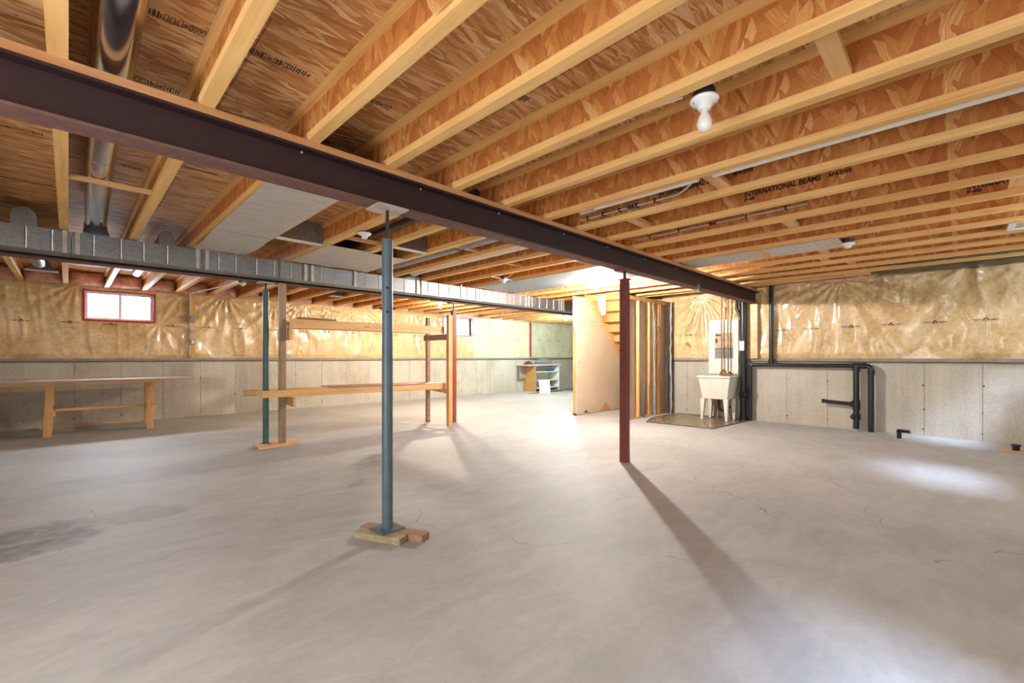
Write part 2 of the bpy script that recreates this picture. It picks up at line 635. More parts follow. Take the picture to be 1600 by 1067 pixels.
def holed(mb, axis, a, b, u0, u1, z0, z1, holes):
    us = sorted({u0, u1, *[h[0] for h in holes], *[h[1] for h in holes]})
    zs = sorted({z0, z1, *[h[2] for h in holes], *[h[3] for h in holes]})
    for i in range(len(us) - 1):
        for j in range(len(zs) - 1):
            cu, cz = (us[i] + us[i + 1]) / 2, (zs[j] + zs[j + 1]) / 2
            if any(h[0] < cu < h[1] and h[2] < cz < h[3] for h in holes):
                continue
            if axis == 'Y':
                mb.box(us[i], a, zs[j], us[i + 1], b, zs[j + 1])
            else:
                mb.box(a, us[i], zs[j], b, us[i + 1], zs[j + 1])
    return mb


WIN1 = (0.20, 1.16, 1.87, 2.38)
WIN2 = (7.95, 9.05, 1.87, 2.40)
wl = tag(obj('wall_left', holed(MB(), 'Y', YL + .03, YL + .30, XL - .3, XE + .3, 0, ZT, [WIN1, WIN2]), M['wall']),
         'long basement wall with windows, concrete below and vapour barrier above', None, None, 'structure')
wr = tag(obj('wall_right', MB().box(XR + .03, YN, 0, XR + .3, 4.60, ZT), M['wall']),
         'basement wall behind the laundry tub and black pipes', None, None, 'structure')
tag(obj('wall_stair_far', MB().box(XR + .3, 4.30, 0, XE, 4.60, ZT), M['wall']), 'hidden wall beyond the stairs', None, None, 'structure')
tag(obj('wall_end', MB().box(XE, 4.30, 0, XE + .3, YL + .03, ZT), M['wall']), 'far end wall of the basement beyond the stairs', None, None, 'structure')
RW = [(-0.10, 1.60, 1.5, 2.42), (4.85, 5.95, 1.70, 2.42), (7.65, 8.75, 1.70, 2.42)]
tag(obj('wall_rear', holed(MB(), 'Y', YN - .12, YN, XL - .3, XR + .3, 0, ZT, RW), M['wall']), 'wall behind the viewer with three windows', None, None, 'structure')
NW = [(0.0, 2.4, .05, 2.12)]  # door opening made up to carry the fill light
tag(obj('wall_near', holed(MB(), 'X', XL - .28, XL, YN, YL + .03, 0, ZT, NW), M['wall']), 'wall at the viewer\'s left with a glazed patio door', None, None, 'structure')

# concrete form panels of the two visible walls


def form_panels(parent, axis, plane, u0, u1):
    wdt = 0.61
    nn = int(math.ceil((u1 - u0) / wdt))
    mb = MB()
    g = 0.004
    if axis == 'Y':
        mb.box(0, plane, 0.0, wdt - g, plane + .03, LEDGE)
    else:
        mb.box(plane, 0, 0.0, plane + .03, wdt - g, LEDGE)
    me = mb.mesh('concrete_panel')
    me.materials.append(M['wall'])
    for i in range(nn):
        o = bpy.data.objects.new('concrete_panel', me)
        COL.objects.link(o)
        o.parent = parent
        j = random.uniform(-.003, .003)
        o.location = (u0 + i * wdt, j, 0) if axis == 'Y' else (j, u0 + i * wdt, 0)


form_panels(wl, 'Y', YL, -1.75, 14.85)
form_panels(wr, 'X', XR, -1.45, 4.55)


def tie_marks(parent, axis, plane, u0, u1):
    """snap-tie scars left on the panel joints"""
    mb = MB()
    u = u0
    while u < u1:
        for z in (0.12, 0.42, 0.78):
            uu, zz, r = u + random.uniform(-.012, .012), z + random.uniform(-.02, .02), random.uniform(.008, .016)
            ring = [(uu + r * math.cos(t * math.pi / 3), zz + r * .8 * math.sin(t * math.pi / 3)) for t in range(6)]
            if axis == 'Y':
                mb.prism(ring, 'Y', plane - .006, plane)
            else:
                mb.prism(ring, 'X', plane - .006, plane)
        u += 0.61
    o = obj('tie_scars', mb, M['trim_dark'], parent)
    o['kind'] = 'stuff'


tie_marks(wl, 'Y', YL, -1.75 + .61, 14.8)
tie_marks(wr, 'X', XR, -1.45 + .61, 4.5)

# sill strips along the top of the concrete
t = tag(obj('trim_1', MB().box(XL, YL - .035, LEDGE - .005, XE, YL + .03, LEDGE + .045), M['trim']), 'grey strip on top of the concrete, left wall', None, None, 'structure')
obj('dark_edge', MB().box(XL, YL - .04, LEDGE - .016, XE, YL, LEDGE - .005), M['trim_dark'], t)
t = tag(obj('trim_2', MB().box(XR - .035, YN, LEDGE - .005, XR + .03, 4.36, LEDGE + .045), M['trim']), 'grey strip on top of the concrete, right wall', None, None, 'structure')
obj('dark_edge', MB().box(XR - .04, YN, LEDGE - .016, XR, 4.36, LEDGE - .005), M['trim_dark'], t)

# ------------------------------------------------------------------ vapour barrier with folds
rs = np.random.RandomState(3)


def vnoise(x, y, seed):
    """smooth value noise on numpy arrays"""
    r = np.random.RandomState(seed)
    g = r.rand(64, 64)
    xi, yi = np.floor(x).astype(int), np.floor(y).astype(int)
    fx, fy = x - xi, y - yi
    fx, fy = fx * fx * (3 - 2 * fx), fy * fy * (3 - 2 * fy)
    a = g[xi % 64, yi % 64]
    b = g[(xi + 1) % 64, yi % 64]
    c = g[xi % 64, (yi + 1) % 64]
    d = g[(xi + 1) % 64, (yi + 1) % 64]
    return (a * (1 - fx) + b * fx) * (1 - fy) + (c * (1 - fx) + d * fx) * fy


def fold_height(u, z, anchors, seed, amp):
    h = np.full_like(u, .012)
    w1 = vnoise(u * 1.3, z * 1.3, seed)
    for (ua, za, n, r, a, ph) in anchors:
        du, dz = u - ua, za - z
        ang = np.arctan2(du, np.abs(dz) + 0.03) + 0.25 * (w1 - .5)
        dist = np.sqrt(du * du + dz * dz)
        fall = np.exp(-(dist / r) ** 2) * np.clip(dist / .12, 0, 1)
        s = np.sin(ang * n + ph + 2.2 * vnoise(u * 2, z * 2, seed + 5))
        h += a * fall * np.sign(s) * np.abs(s) ** 1.6
    h += amp * 1.3 * (vnoise(u * 1.6 + z * .4, z * 1.1, seed + 1) - .5) * 2
    h += amp * .7 * (vnoise(u * 5 + z * 2.2, z * 2.0, seed + 2) - .5) * 2
    rid = 1 - np.abs(2 * vnoise(u * 7 + 3.0 * w1, z * 1.5 + w1, seed + 3) - 1)
    h += amp * .8 * rid ** 4
    return h


def poly_sheet(name, label, axis, plane, u0, u1, z0, z1, anchors, seed, amp, holes=(), step=.022, mat=None, parent=None):
    nu, nz = int((u1 - u0) / step), int((z1 - z0) / step)
    U, Z = np.meshgrid(np.linspace(u0, u1, nu + 1), np.linspace(z0, z1, nz + 1), indexing='ij')
    edge = np.clip((Z - z0) / .08, 0, 1) * np.clip((z1 - Z) / .05, .25, 1)
    for h in holes:
        dx = np.maximum(np.maximum(h[0] - U, U - h[1]), 0)
        dzz = np.maximum(np.maximum(h[2] - Z, Z - h[3]), 0)
        edge *= np.clip(np.sqrt(dx * dx + dzz * dzz) / .08, 0.1, 1)
    Hh = np.clip(fold_height(U, Z, anchors, seed, amp) * edge, 0.0, .055)
    D = plane - .004 - Hh
    mb = MB()
    if axis == 'Y':
        V = np.stack([U, D, Z], -1).reshape(-1, 3)
    else:
        V = np.stack([D, U, Z], -1).reshape(-1, 3)
    fs = []
    for i in range(nu):
        for j in range(nz):
            cu, cz = (U[i, j] + U[i + 1, j]) / 2, (Z[i, j] + Z[i, j + 1]) / 2
            if any(h[0] < cu < h[1] and h[2] < cz < h[3] for h in holes):
                continue
            a = i * (nz + 1) + j
            fs.append((a, a + 1, a + nz + 2, a + nz + 1))
    mb.v = [tuple(map(float, p)) for p in V]
    mb.f = fs
    mb.smooth = [True] * len(fs)
    o = obj(name, mb, mat or M['poly'], None, (0, 0, 0), recalc=False)
    tag(o, label, 'vapour barrier')

    def depth(uu, zz):
        i = int(round((uu - u0) / (u1 - u0) * nu))
        j = int(round((zz - z0) / (z1 - z0) * nz))
        i, j = min(max(i, 0), nu), min(max(j, 0), nz)
        a, b = max(i - 1, 0), max(j - 1, 0)
        return float(D[a:i + 2, b:j + 2].min())
    return o, depth


def printed_mark(parent, axis, depth, u, z, s=1.0):
    """ink mark on the film: a peaked badge between two dashes"""
    mb = MB()

    def quad(pts):
        d = min(depth(u + p[0] * s, z + p[1] * s) for p in pts) - .004
        q = [((u + p[0] * s, d, z + p[1] * s) if axis == 'Y' else (d, u + p[0] * s, z + p[1] * s)) for p in pts]
        r = [((x, y + .002, w) if axis == 'Y' else (x + .002, y, w)) for x, y, w in q]
        mb.hexa(q, r)
    for sg in (-1, 1):
        for dz in (.006, -.006):
            x0, x1 = sorted((sg * .05, sg * (.145 if dz > 0 else .115)))
            quad([(x0, dz - .0022), (x1, dz - .0022), (x1, dz + .0022), (x0, dz + .0022)])
        for (ox, oy) in ((.036, .036), (.022, .022)):
            quad([(0, oy), (0, oy - .009), (sg * (ox - .004), -.010), (sg * ox, -.004)])
        quad([(sg * .004, -.026), (sg * .030, -.012), (sg * .030, -.007), (sg * .004, -.020)])
    obj('printed_mark', mb, M['ink'], parent)


LA = []
for x in np.arange(-1.5, 14.8, .5):
    LA.append((x + rs.uniform(-.15, .15), 2.46, rs.randint(9, 18), rs.uniform(.25, .6), rs.uniform(.004, .011), rs.uniform(0, 6)))
LA += [(2.35, 2.49, 17, 1.1, .013, 0.4), (0.1, 2.46, 18, .5, .014, 1), (3.3, 2.45, 20, .8, .014, 2), (3.9, 2.45, 24, .8, .014, .3), (4.6, 2.45, 24, .8, .012, 1.3),
       (1.25, 1.83, 12, .9, .010, 2), (5.3, 2.44, 22, .7, .012, 2.2)]
pl, dl = poly_sheet('vapour_barrier', 'clear film over yellow glass wool on the long wall with two windows', 'Y', YL - .004, -1.78, 9.12, LEDGE + .04, ZJ, LA, 11, .016,
                    [WIN1, WIN2])
pf, df = poly_sheet('vapour_barrier', 'paler film sheet on the long wall right of the second window, behind the far cabinet', 'Y', YL - .004, 9.12, 14.85, LEDGE + .04, ZJ, LA, 11, .008,
                    [], .03, M['poly_pale'])
RA = []
for y in np.arange(-1.4, 4.4, .45):
    RA.append((y + rs.uniform(-.15, .15), 2.46, rs.randint(9, 16), rs.uniform(.3, .6), rs.uniform(.004, .009), rs.uniform(0, 6)))
RA += [(1.42, 2.47, 16, 1.1, .022, 0.4), (3.75, 2.44, 20, .9, .020, 1), (2.0, 2.47, 14, .6, .012, 2), (-0.2, 2.7, 10, 1.5, .020, .3)]
pr, dr = poly_sheet('vapour_barrier', 'clear film over yellow glass wool on the wall behind the laundry tub', 'X', XR - .004, -1.48, 4.5, LEDGE + .04, ZJ + .09, RA, 23, .018)
for i, x in enumerate([-.55, .02, .55, 1.45, 2.05, 2.62, 3.3, 3.9, 4.5, 5.1, 5.75, 6.35, 6.95, 7.5, 9.35, 9.95, 10.5, 11.1, 12.2, 12.8, 13.4]):
    printed_mark(pf if x > 9.12 else pl, 'Y', df if x > 9.12 else dl, x, 1.80 if x < .1 or 1.2 < x < 7.9 or x > 9.2 else 1.79, 0.9)
for y in [3.95, 2.25, 1.83, 1.27, .76, .26, -.26, -.8]:
    printed_mark(pr, 'X', dr, y, 1.69 + .035 * (1.8 - y) * .5, 0.95)

# red sheathing tape on the film
mb = MB()
mb.box(11.70, YL - .06, 1.2, 11.78, YL - .055, 2.44)
obj('tape_strip', mb, M['tape'], pf)['label'] = 'red sheathing tape strip'

# ------------------------------------------------------------------ windows


def wall_window(name, w, label, outward):
    """sliding window in the long wall: vinyl frame, mullion, two panes, red tape round the opening"""
    x0, x1, z0, z1 = w
    y = YL + .10
    mb = MB()
    holed(mb, 'Y', y, y + .08, x0, x1, z0, z1, [(x0 + .045, x1 - .045, z0 + .045, z1 - .045)])
    fr = tag(obj(name, mb, M['vinyl'], None, (x0, y, z0)), label, None, None, 'structure')
    xm = (x0 + x1) / 2
    obj('mullion', MB().box(xm - .022, y - .005, z0 + .045, xm + .022, y + .06, z1 - .045), M['vinyl'], fr)
    obj('pane', MB().box(x0 + .045, y + .03, z0 + .045, xm - .022, y + .036, z1 - .045), M['glass'], fr)
    obj('pane', MB().box(xm + .022, y + .03, z0 + .045, x1 - .045, y + .036, z1 - .045), M['glass'], fr)
    ta = MB()
    tw = .032
    j = lambda: random.uniform(-.008, .008)
    yy = YL - .020
    for (a, b, c, d) in ((x0 - tw + j(), x0 + .004, z0 - tw, z1 + tw), (x1 - .004, x1 + tw + j(), z0 - tw, z1 + tw), (x0 + .004, x1 - .004, z1 - .004, z1 + .025 + j()),
                         (x0 + .004, x1 - .004, z0 - .03 + j(), z0 + .004)):
        ta.box(a, yy, c, b, yy + .004, d)
    obj('tape', ta, M['tape'], fr)['label'] = 'red tape round the window opening'
    # reveal of the opening, wrapped in film
    rv = MB()
    rv.box(x0 - .004, YL - .008, z0 - .004, x0, y, z1 + .004).box(x1, YL - .008, z0 - .004, x1 + .004, y, z1 + .004)
    rv.box(x0, YL - .016, z1, x1, y, z1 + .004).box(x0, YL - .008, z0 - .004, x1, y, z0)
    obj('reveal', rv, M['tape'], fr)
    return fr


wall_window('window_1', WIN1, 'white sliding basement window edged in red tape, above the workbench', 1)
wall_window('window_2', WIN2, 'basement window edged in red tape behind the red column', 1)
for i, h in enumerate(RW):
    mb = holed(MB(), 'Y', YN - .10, YN - .04, h[0], h[1], h[2], h[3], [(h[0] + .05, h[1] - .05, h[2] + .05, h[3] - .05)])
    o = tag(obj('window_%d' % (i + 3), mb, M['vinyl'], None, (h[0], YN - .10, h[2])), 'window in the wall behind the viewer', None, None, 'structure')
    obj('pane', MB().box(h[0] + .05, YN - .072, h[2] + .05, h[1] - .05, YN - .068, h[3] - .05), M['glass'], o)
for i, h in enumerate(NW):
    mb = holed(MB(), 'X', XL - .2, XL - .12, h[0], h[1], h[2], h[3], [(h[0] + .05, h[1] - .05, h[2] + .05, h[3] - .05)])
    o = tag(obj('window_6', mb, M['vinyl'], None, (XL - .2, h[0], h[2])), 'glazed patio door in the wall at the viewer\'s left', None, None, 'structure')
    obj('pane', MB().box(XL - .165, h[0] + .05, h[2] + .05, XL - .16, h[1] - .05, h[3] - .05), M['glass'], o)

# ------------------------------------------------------------------ subfloor
ceil = tag(obj('ceiling', MB().box(XL - .3, YN - .3, ZT + .02, XE + .3, YL + .4, ZT + .06), M['osb_ceiling']), 'underside of the strand-board subfloor', None, None, 'structure')
mb = MB().box(0, 0, ZT, 2.44 - .004, 1.22 - .004, ZT + .019)
me = mb.mesh('osb_sheet')
me.materials.append(M['osb_ceiling'])
r = 0
y = YN
while y < YL + .1:
    x = XL - (0.0 if r % 2 else 1.22)
    while x < XE:
        o = bpy.data.objects.new('osb_sheet', me)
        COL.objects.link(o)
        o.parent = ceil
        o.location = (x, y, 0)
        x += 2.44
    y += 1.22
    r += 1

# ------------------------------------------------------------------ I-joists
FH = 0.046
JOFF = {2: -.025, 6: -.02, 16: -.25}   # joists set a little off the regular spacing


def jx(k):
    """near and far flange edge of joist k"""
    b = X0 + SP * k + JOFF.get(k, 0.0)
    return b - FW, b


def joist_meshes(y0, y1):
    a = MB().box(-FW / 2, y0, ZJ, FW / 2, y1, ZJ + FH).mesh('bottom_flange')
    b = MB().box(-FW / 2, y0, ZT - FH, FW / 2, y1, ZT - .001).mesh('top_flange')
    c = MB().box(-.006, y0, ZJ + FH, .006, y1, ZT - FH).mesh('web')
    for m_, k in ((a, 'flange'), (b, 'flange'), (c, 'osb_web')):
        m_.materials.append(M[k])
    return (('bottom_flange', a), ('top_flange', b), ('web', c))


JL = joist_meshes(YN + .02, YL + .02)
JS = joist_meshes(4.62, YL + .02)
JT = joist_meshes(.95, YL + .02)
WEBS = {}
for k in range(-4, 28):
    a, b = jx(k)
    xc = (a + b) / 2
    short = k >= 17
    if short:
        lab = 'shorter wooden I-joist beyond the stairs, %s past the tub wall' % ORD[k - 16]
    else:
        lab = 'long wooden I-joist under the subfloor, %s counted from the tub wall' % ORD[17 - k]
    root = thing('floor_joist', lab, 'joist', (xc, 0, 0), 'I-joists carrying the subfloor')
    for nm, m_ in (JS if short else JT if k == 16 else JL):
        o = bpy.data.objects.new(nm, m_)
        COL.objects.link(o)
        o.parent = root
        if nm == 'web':
            WEBS[k] = o


def web_text(k, lines, y, z):
    """lettering stencilled on the web face that looks towards -X; text reads along -Y"""
    w = WEBS[k]
    for (txt, size, dy, dz) in lines:
        c = bpy.data.curves.new('stencil', 'FONT')
        c.body = txt
        c.size = size
        c.extrude = 0.0004
        c.offset = 0.0018
        tmp = bpy.data.objects.new('tmp', c)
        COL.objects.link(tmp)
        bpy.context.view_layer.update()
        tm = bpy.data.meshes.new_from_object(tmp.evaluated_get(bpy.context.evaluated_depsgraph_get()))
        bpy.data.objects.remove(tmp, do_unlink=True)
        tm.materials.clear()
        tm.materials.append(M['ink'])
        o = bpy.data.objects.new('stencil_lettering', tm)
        COL.objects.link(o)
        o.parent = w
        o.rotation_euler = (math.pi / 2, 0, -math.pi / 2)
        o.location = (-.0075, y + dy, z + dz)
        o.scale = (.86, 1, 1)


STAMP = [('INTERNATIONAL BEAMS', .058, 0, .028), ('APA EWS', .040, -.60, .034), ('IB-400', .036, 0, -.006)]
web_text(7, STAMP, 1.31, 2.545)
web_text(6, STAMP, 1.82, 2.545)
web_text(9, STAMP, -.04, 2.53)
web_text(11, STAMP, 1.70, 2.545)
web_text(10, STAMP, 3.9, 2.545)
web_text(13, STAMP, 1.0, 2.545)


# pink batts in the joist ends over the long wall
def puff(x0, x1, y0, y1, z0, z1, seed):
    nx, nz = 9, 6
    r = random.Random(seed)
    mb = MB()
    vs = []
    for i in range(nx + 1):
        for j in range(nz + 1):
            u, w = i / nx, j / nz
            b = (math.sin(math.pi * u) * math.sin(math.pi * w)) ** .5
            vs.append((x0 + (x1 - x0) * u, y1 - (y1 - y0) * (.35 + .65 * b) + r.uniform(-.012, .012) * b, z0 + (z1 - z0) * w))
    fs = [(i * (nz + 1) + j, (i + 1) * (nz + 1) + j, (i + 1) * (nz + 1) + j + 1, i * (nz + 1) + j + 1) for i in range(nx) for j in range(nz)]
    mb.add(vs, fs, True)
    back = [(x0, y1, z0), (x1, y1, z0), (x1, y1, z1), (x0, y1, z1)]
    mb.add(back, [(0, 1, 2, 3)])
    return mb


for k in range(-3, 27):
    a, b = jx(k)[1], jx(k + 1)[0]
    mb = puff(a + .03 - .03, b, YL - .17, YL + .025, ZJ + .002, ZT - .004, k)
    thing1('insulation_batt', mb, M['pink'], 'pink insulation batt over the long wall, %s bay from the left picture edge' % ORD[k + 4]
           if k >= -2 else 'pink insulation batt between joist ends just outside the left picture edge', 'insulation', 'pink batts along the long wall')

# pink strip along the top of the right wall
thing1('insulation_strip', MB().box(XR - .09, .95, ZJ + .02, XR - .062, 2.35, ZJ + .05), M['pink'], 'thin pink insulation strip showing above the film, tub wall', 'insulation')

# ------------------------------------------------------------------ steel beams


def ibeam(name, label, y0, y1, z0, z1, xa, xb):
    yc = (y0 + y1) / 2
    tf, tw = .014, .010
    prof = [(y0, z0), (y1, z0), (y1, z0 + tf), (yc + tw / 2, z0 + tf), (yc + tw / 2, z1 - tf), (y1, z1 - tf), (y1, z1), (y0, z1), (y0, z1 - tf),
            (yc - tw / 2, z1 - tf), (yc - tw / 2, z0 + tf), (y0, z0 + tf)]
    root = thing(name, label, 'beam', ((xa + xb) / 2, yc, z0))
    obj('web_and_top_flange', MB().box(xa, yc - tw / 2, z0 + tf, xb, yc + tw / 2, z1 - tf).box(xa, y0, z1 - tf, xb, y1, z1), M['beam'], root)
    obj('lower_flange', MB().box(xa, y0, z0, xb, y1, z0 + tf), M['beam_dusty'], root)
    return root


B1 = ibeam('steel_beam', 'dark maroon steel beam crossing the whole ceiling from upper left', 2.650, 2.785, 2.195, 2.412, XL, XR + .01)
for x in (0.95, 1.75, 2.5, 3.35, 4.1, 4.9, 5.75, 6.6, 7.6, 8.5):
    obj('bolt', MB().lathe([(.007, 0), (.007, .008), (.004, .011)], (x, 2.665, 2.37), 8), M['steel_plate'], B1)
thing1('beam_plate', MB().box(XL, 2.645, 2.412, XR, 2.79, ZJ), M['plate_x'], 'long wooden plank on top of the nearer steel beam', 'plank')
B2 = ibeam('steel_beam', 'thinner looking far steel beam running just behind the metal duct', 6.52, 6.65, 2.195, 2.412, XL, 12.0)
thing1('beam_plate', MB().box(XL, 6.515, 2.412, 12.0, 6.655, ZJ), M['plate_x'], 'long wooden plank on top of the far steel beam behind the duct', 'plank')

# ------------------------------------------------------------------ columns


def column(name, label, x, y, zb, ztop, r, mat, plate=None, square=False, rod=(.16, .014), holes=True, topw=.13):
    root = thing(name, label, 'column', (x, y, zb))
    zt = ztop - .012 - rod[0]
    z = zb
    if plate:
        w, a = plate
        c, s_ = math.cos(a), math.sin(a)
        pts = [(x + c * p - s_ * q, y + s_ * p + c * q) for p, q in ((-w, -w), (w, -w), (w, w), (-w, w))]
        obj('base_plate', MB().prism(pts, 'Z', zb, zb + .008), mat, root, bevel=.001)
        z = zb + .008
    if square:
        obj('shaft', MB().box(x - r, y - r, z, x + r, y + r, zt), mat, root, bevel=.004)
        obj('cap_plate', MB().box(x - r * 1.35, y - r * 1.35, zt, x + r * 1.35, y + r * 1.35, zt + .008), mat, root)
    else:
        m = MB().tube([(x, y, z), (x, y, zt)], r, 24)
        obj('shaft', m, mat, root)
        obj('cap_collar', MB().lathe([(r * .6, -.004), (r * 1.03, -.004), (r * 1.03, .004), (r * .6, .006)], (x, y, zt), 20), mat, root)
    obj('jack_screw', MB().tube([(x, y, zt), (x, y, ztop - .012)], rod[1], 12), M['steel_dark'], root)
    obj('top_plate', MB().box(x - topw * .72, y - topw * .62, ztop - .012, x + topw * .72, y + topw * .62, ztop), M['steel_plate'] if not square else mat, root)
    return root


C1 = column('steel_column', 'round blue-grey adjustable steel column on two short wood blocks', 1.52, 2.715, .046, 2.195, .036, M['teal'], (.085, math.radians(2)), rod=(.20, .012), topw=.15)
# holes with a pin through the nearer column
for z, dx in ((1.66, 0), (1.5, 0)):
    p = Vector((C1.location.x, C1.location.y, 0))
    d = Vector((-.49, -.87, 0)).normalized()
    q = p + d * .0335
    obj('pin_hole', MB().tube([(q.x, q.y, z), (q.x + d.x * .004, q.y + d.y * .004, z)], .009, 10), M['ink'], C1)
sd = Vector((.87, -.49, 0))
c0 = Vector((1.52, 2.715, 1.525))
obj('pin', MB().tube([c0 - sd * .052, c0 + sd * .052], .006, 8), M['steel_dark'], C1)
column('steel_column', 'square maroon steel column standing alone before the stairs', 4.52, 2.71, 0.0, 2.195, .043, M['maroon'], None, True, (.10, .016))
column('steel_column', 'round green-teal steel column on a plank left of the wooden rack', 1.875, 6.56, .043, 2.195, .037, M['teal2'], (.05, 0), rod=(.10, .012))
column('steel_column', 'rusty red steel column behind the right end of the wooden rack', 5.03, 6.58, 0.0, 2.195, .040, M['red_column'], None, True, (.14, .014))

# blocks under the nearest column
def plank_at(p, d, length, width, h):
    p, d = Vector(p), Vector(d).normalized()
    w = Vector((-d.y, d.x)) * width
    q = [p, p + d * length, p + d * length + w, p + w]
    return MB().hexa([(v.x, v.y, 0) for v in q], [(v.x, v.y, h) for v in q])


thing1('wood_block', plank_at((1.335, 2.83), (.42, -.907), .36, .084, .046), M['treated'], 'greenish treated wood block under the near column, closer to viewer', 'wood block', None, .003)
thing1('wood_block', plank_at((1.408, 2.885), (.42, -.907), .49, .09, .046), M['brown_wood'], 'reddish brown wood block under the near column, farther from viewer', 'wood block', None, .003)
thing1('wood_plank', MB().hexa([(1.73, 6.36, 0), (2.27, 6.42, 0), (2.27, 6.66, 0), (1.73, 6.62, 0)], [(1.73, 6.36, .043), (2.27, 6.42, .043), (2.27, 6.66, .043), (1.73, 6.62, .043)]),
       M['pine_x'], 'yellow plank on the floor under the green column and rack post', 'plank', None, .003)
# ------------------------------------------------------------------ wooden rack between the far columns
RK = thing('wooden_rack', 'two-level rack of rough lumber built between the far columns', 'rack', (3.4, 6.5, 0))
obj('post', MB().box(2.00, 6.43, .043, 2.09, 6.47, 2.19), M['grey_wood_z'], RK, bevel=.002)
obj('post', MB().box(4.69, 6.27, 0, 4.775, 6.345, 1.93), M['pine_z'], RK, bevel=.002)
obj('post', MB().box(4.69, 6.93, 0, 4.76, 6.985, 1.92), M['brown_wood'], RK, bevel=.002)
obj('rail', MB().bar((1.77, 6.38, .712), (4.69, 6.38, .686), .038, .09), M['pine_x'], RK, bevel=.002)
obj('rail', MB().bar((1.64, 6.67, .722), (5.22, 6.67, .694), .038, .085), M['pine_x'], RK, bevel=.002)
obj('rail', MB().bar((2.13, 6.40, 1.655), (4.68, 6.40, 1.668), .038, .125), M['pine_x'], RK, bevel=.002)
obj('rail', MB().bar((2.13, 6.80, 1.655), (4.68, 6.80, 1.668), .038, .10), M['pine_x'], RK, bevel=.002)
obj('bracket', MB().box(4.70, 6.345, 1.50, 4.74, 7.06, 1.60), M['brown_wood'], RK, bevel=.002)
obj('bracket', MB().prism([(6.345, .56), (7.06, .605), (7.06, .64), (6.345, .645)], 'X', 4.70, 4.74), M['pine_y'], RK, bevel=.002)
obj('bracket', MB().box(2.10, 6.35, 1.43, 2.14, 6.84, 1.595), M['pine_y'], RK, bevel=.002)
obj('bracket', MB().prism([(6.20, .535), (6.70, .57), (6.70, .672), (6.20, .66)], 'X', 2.10, 2.14), M['pine_y'], RK, bevel=.002)
obj('shelf_board', MB().hexa([(2.75, 6.36, .745), (4.68, 6.36, .731), (4.68, 6.92, .735), (2.75, 6.92, .748)],
                             [(2.75, 6.36, .757), (4.68, 6.36, .743), (4.68, 6.92, .747), (2.75, 6.92, .760)]), M['brown_wood'], RK)
thing1('loose_board', MB().hexa([(2.20, 6.36, 1.724), (2.75, 6.36, 1.728), (2.95, 6.85, 1.728), (2.35, 6.85, 1.724)], [(2.20, 6.36, 1.745), (2.75, 6.36, 1.749), (2.95, 6.85, 1.749), (2.35, 6.85, 1.745)]),
       M['brown_wood'], 'short weathered board lying on the upper rail of the rack', 'board', None, .002)

# ------------------------------------------------------------------ workbench on the left
WB = thing('workbench', 'long plain wooden workbench against the wall under the window', 'workbench', (0.2, 10.1, 0))
obj('bench_top', MB().box(-1.75, 9.55, .812, 1.58, 10.55, .842), M['bench_top'], WB, bevel=.003)
obj('apron', MB().box(-1.75, 9.57, .772, 1.15, 9.61, .812), M['pine_x'], WB)
for x, lean in ((-.27, .03), (.93, .0)):
    obj('leg', MB().hexa([(x, 9.62, 0), (x + .09, 9.62, 0), (x + .09, 9.66, 0), (x, 9.66, 0)], [(x + lean, 9.62, .812), (x + .09 + lean, 9.62, .812), (x + .09 + lean, 9.66, .812), (x + lean, 9.66, .812)]),
        M['pine_z'], WB, bevel=.002)
    obj('leg', MB().box(x + .05, 9.66, 0, x + .09, 9.75, .812), M['pine_z'], WB, bevel=.002)
    obj('leg', MB().box(x + .05, 10.40, 0, x + .09, 10.49, .812), M['pine_z'], WB, bevel=.002)
    obj('side_rail', MB().box(x + .09, 9.66, .30, x + .13, 10.49, .39), M['pine_y'], WB)
obj('stretcher', MB().box(-.14, 9.75, .365, .98, 9.79, .405), M['pine_x'], WB, bevel=.002)
thing1('floor_batten', MB().box(-.35, 10.74, 0, .95, 10.80, .03), M['pine_x'], 'pale batten lying along the wall under the workbench', 'batten')

# ------------------------------------------------------------------ main rectangular duct before the far beam
DY0, DY1, DZ0, DZ1, DXB = 6.20, 6.48, 2.225, 2.438, 8.9
DU = thing('supply_duct', 'long rectangular galvanised duct trunk hung before the far beam', 'duct', (3.5, 6.34, DZ0))
cuts = [XL, 0.02, 1.10, 2.30, 2.95, 4.05, 5.30, 6.60, 7.75, DXB]
for i in range(len(cuts) - 1):
    a, b = cuts[i], cuts[i + 1]
    m = MB().box(a + .002, DY0, DZ0, b - .002, DY1, DZ1)
    x = a + .16
    while x < b - .1:
        m.prism([(x - .009, DY0), (x, DY0 - .007), (x + .009, DY0)], 'Z', DZ0 + .004, DZ1 - .004)
        x += random.uniform(.17, .24)
    obj('duct_section', m, M['galv'], DU)
for c in cuts[1:-1]:
    for d in (-.045, .045) if c != 2.95 else (0,):
        obj('drive_cleat', MB().box(c + d - .017, DY0 - .016, DZ0 - .006, c + d + .017, DY0, DZ1 + .004), M['steel_plate'], DU)
for x in (0.13, 1.95, 3.45, 4.9, 6.9):
    obj('hanger_strap', MB().box(x - .012, DY0 - .014, DZ0 - .004, x + .012, DY0 - .0105, ZJ + .02).box(x - .012, DY0 - .012, DZ0 - .004, x + .012, DY1, DZ0), M['galv'], DU)

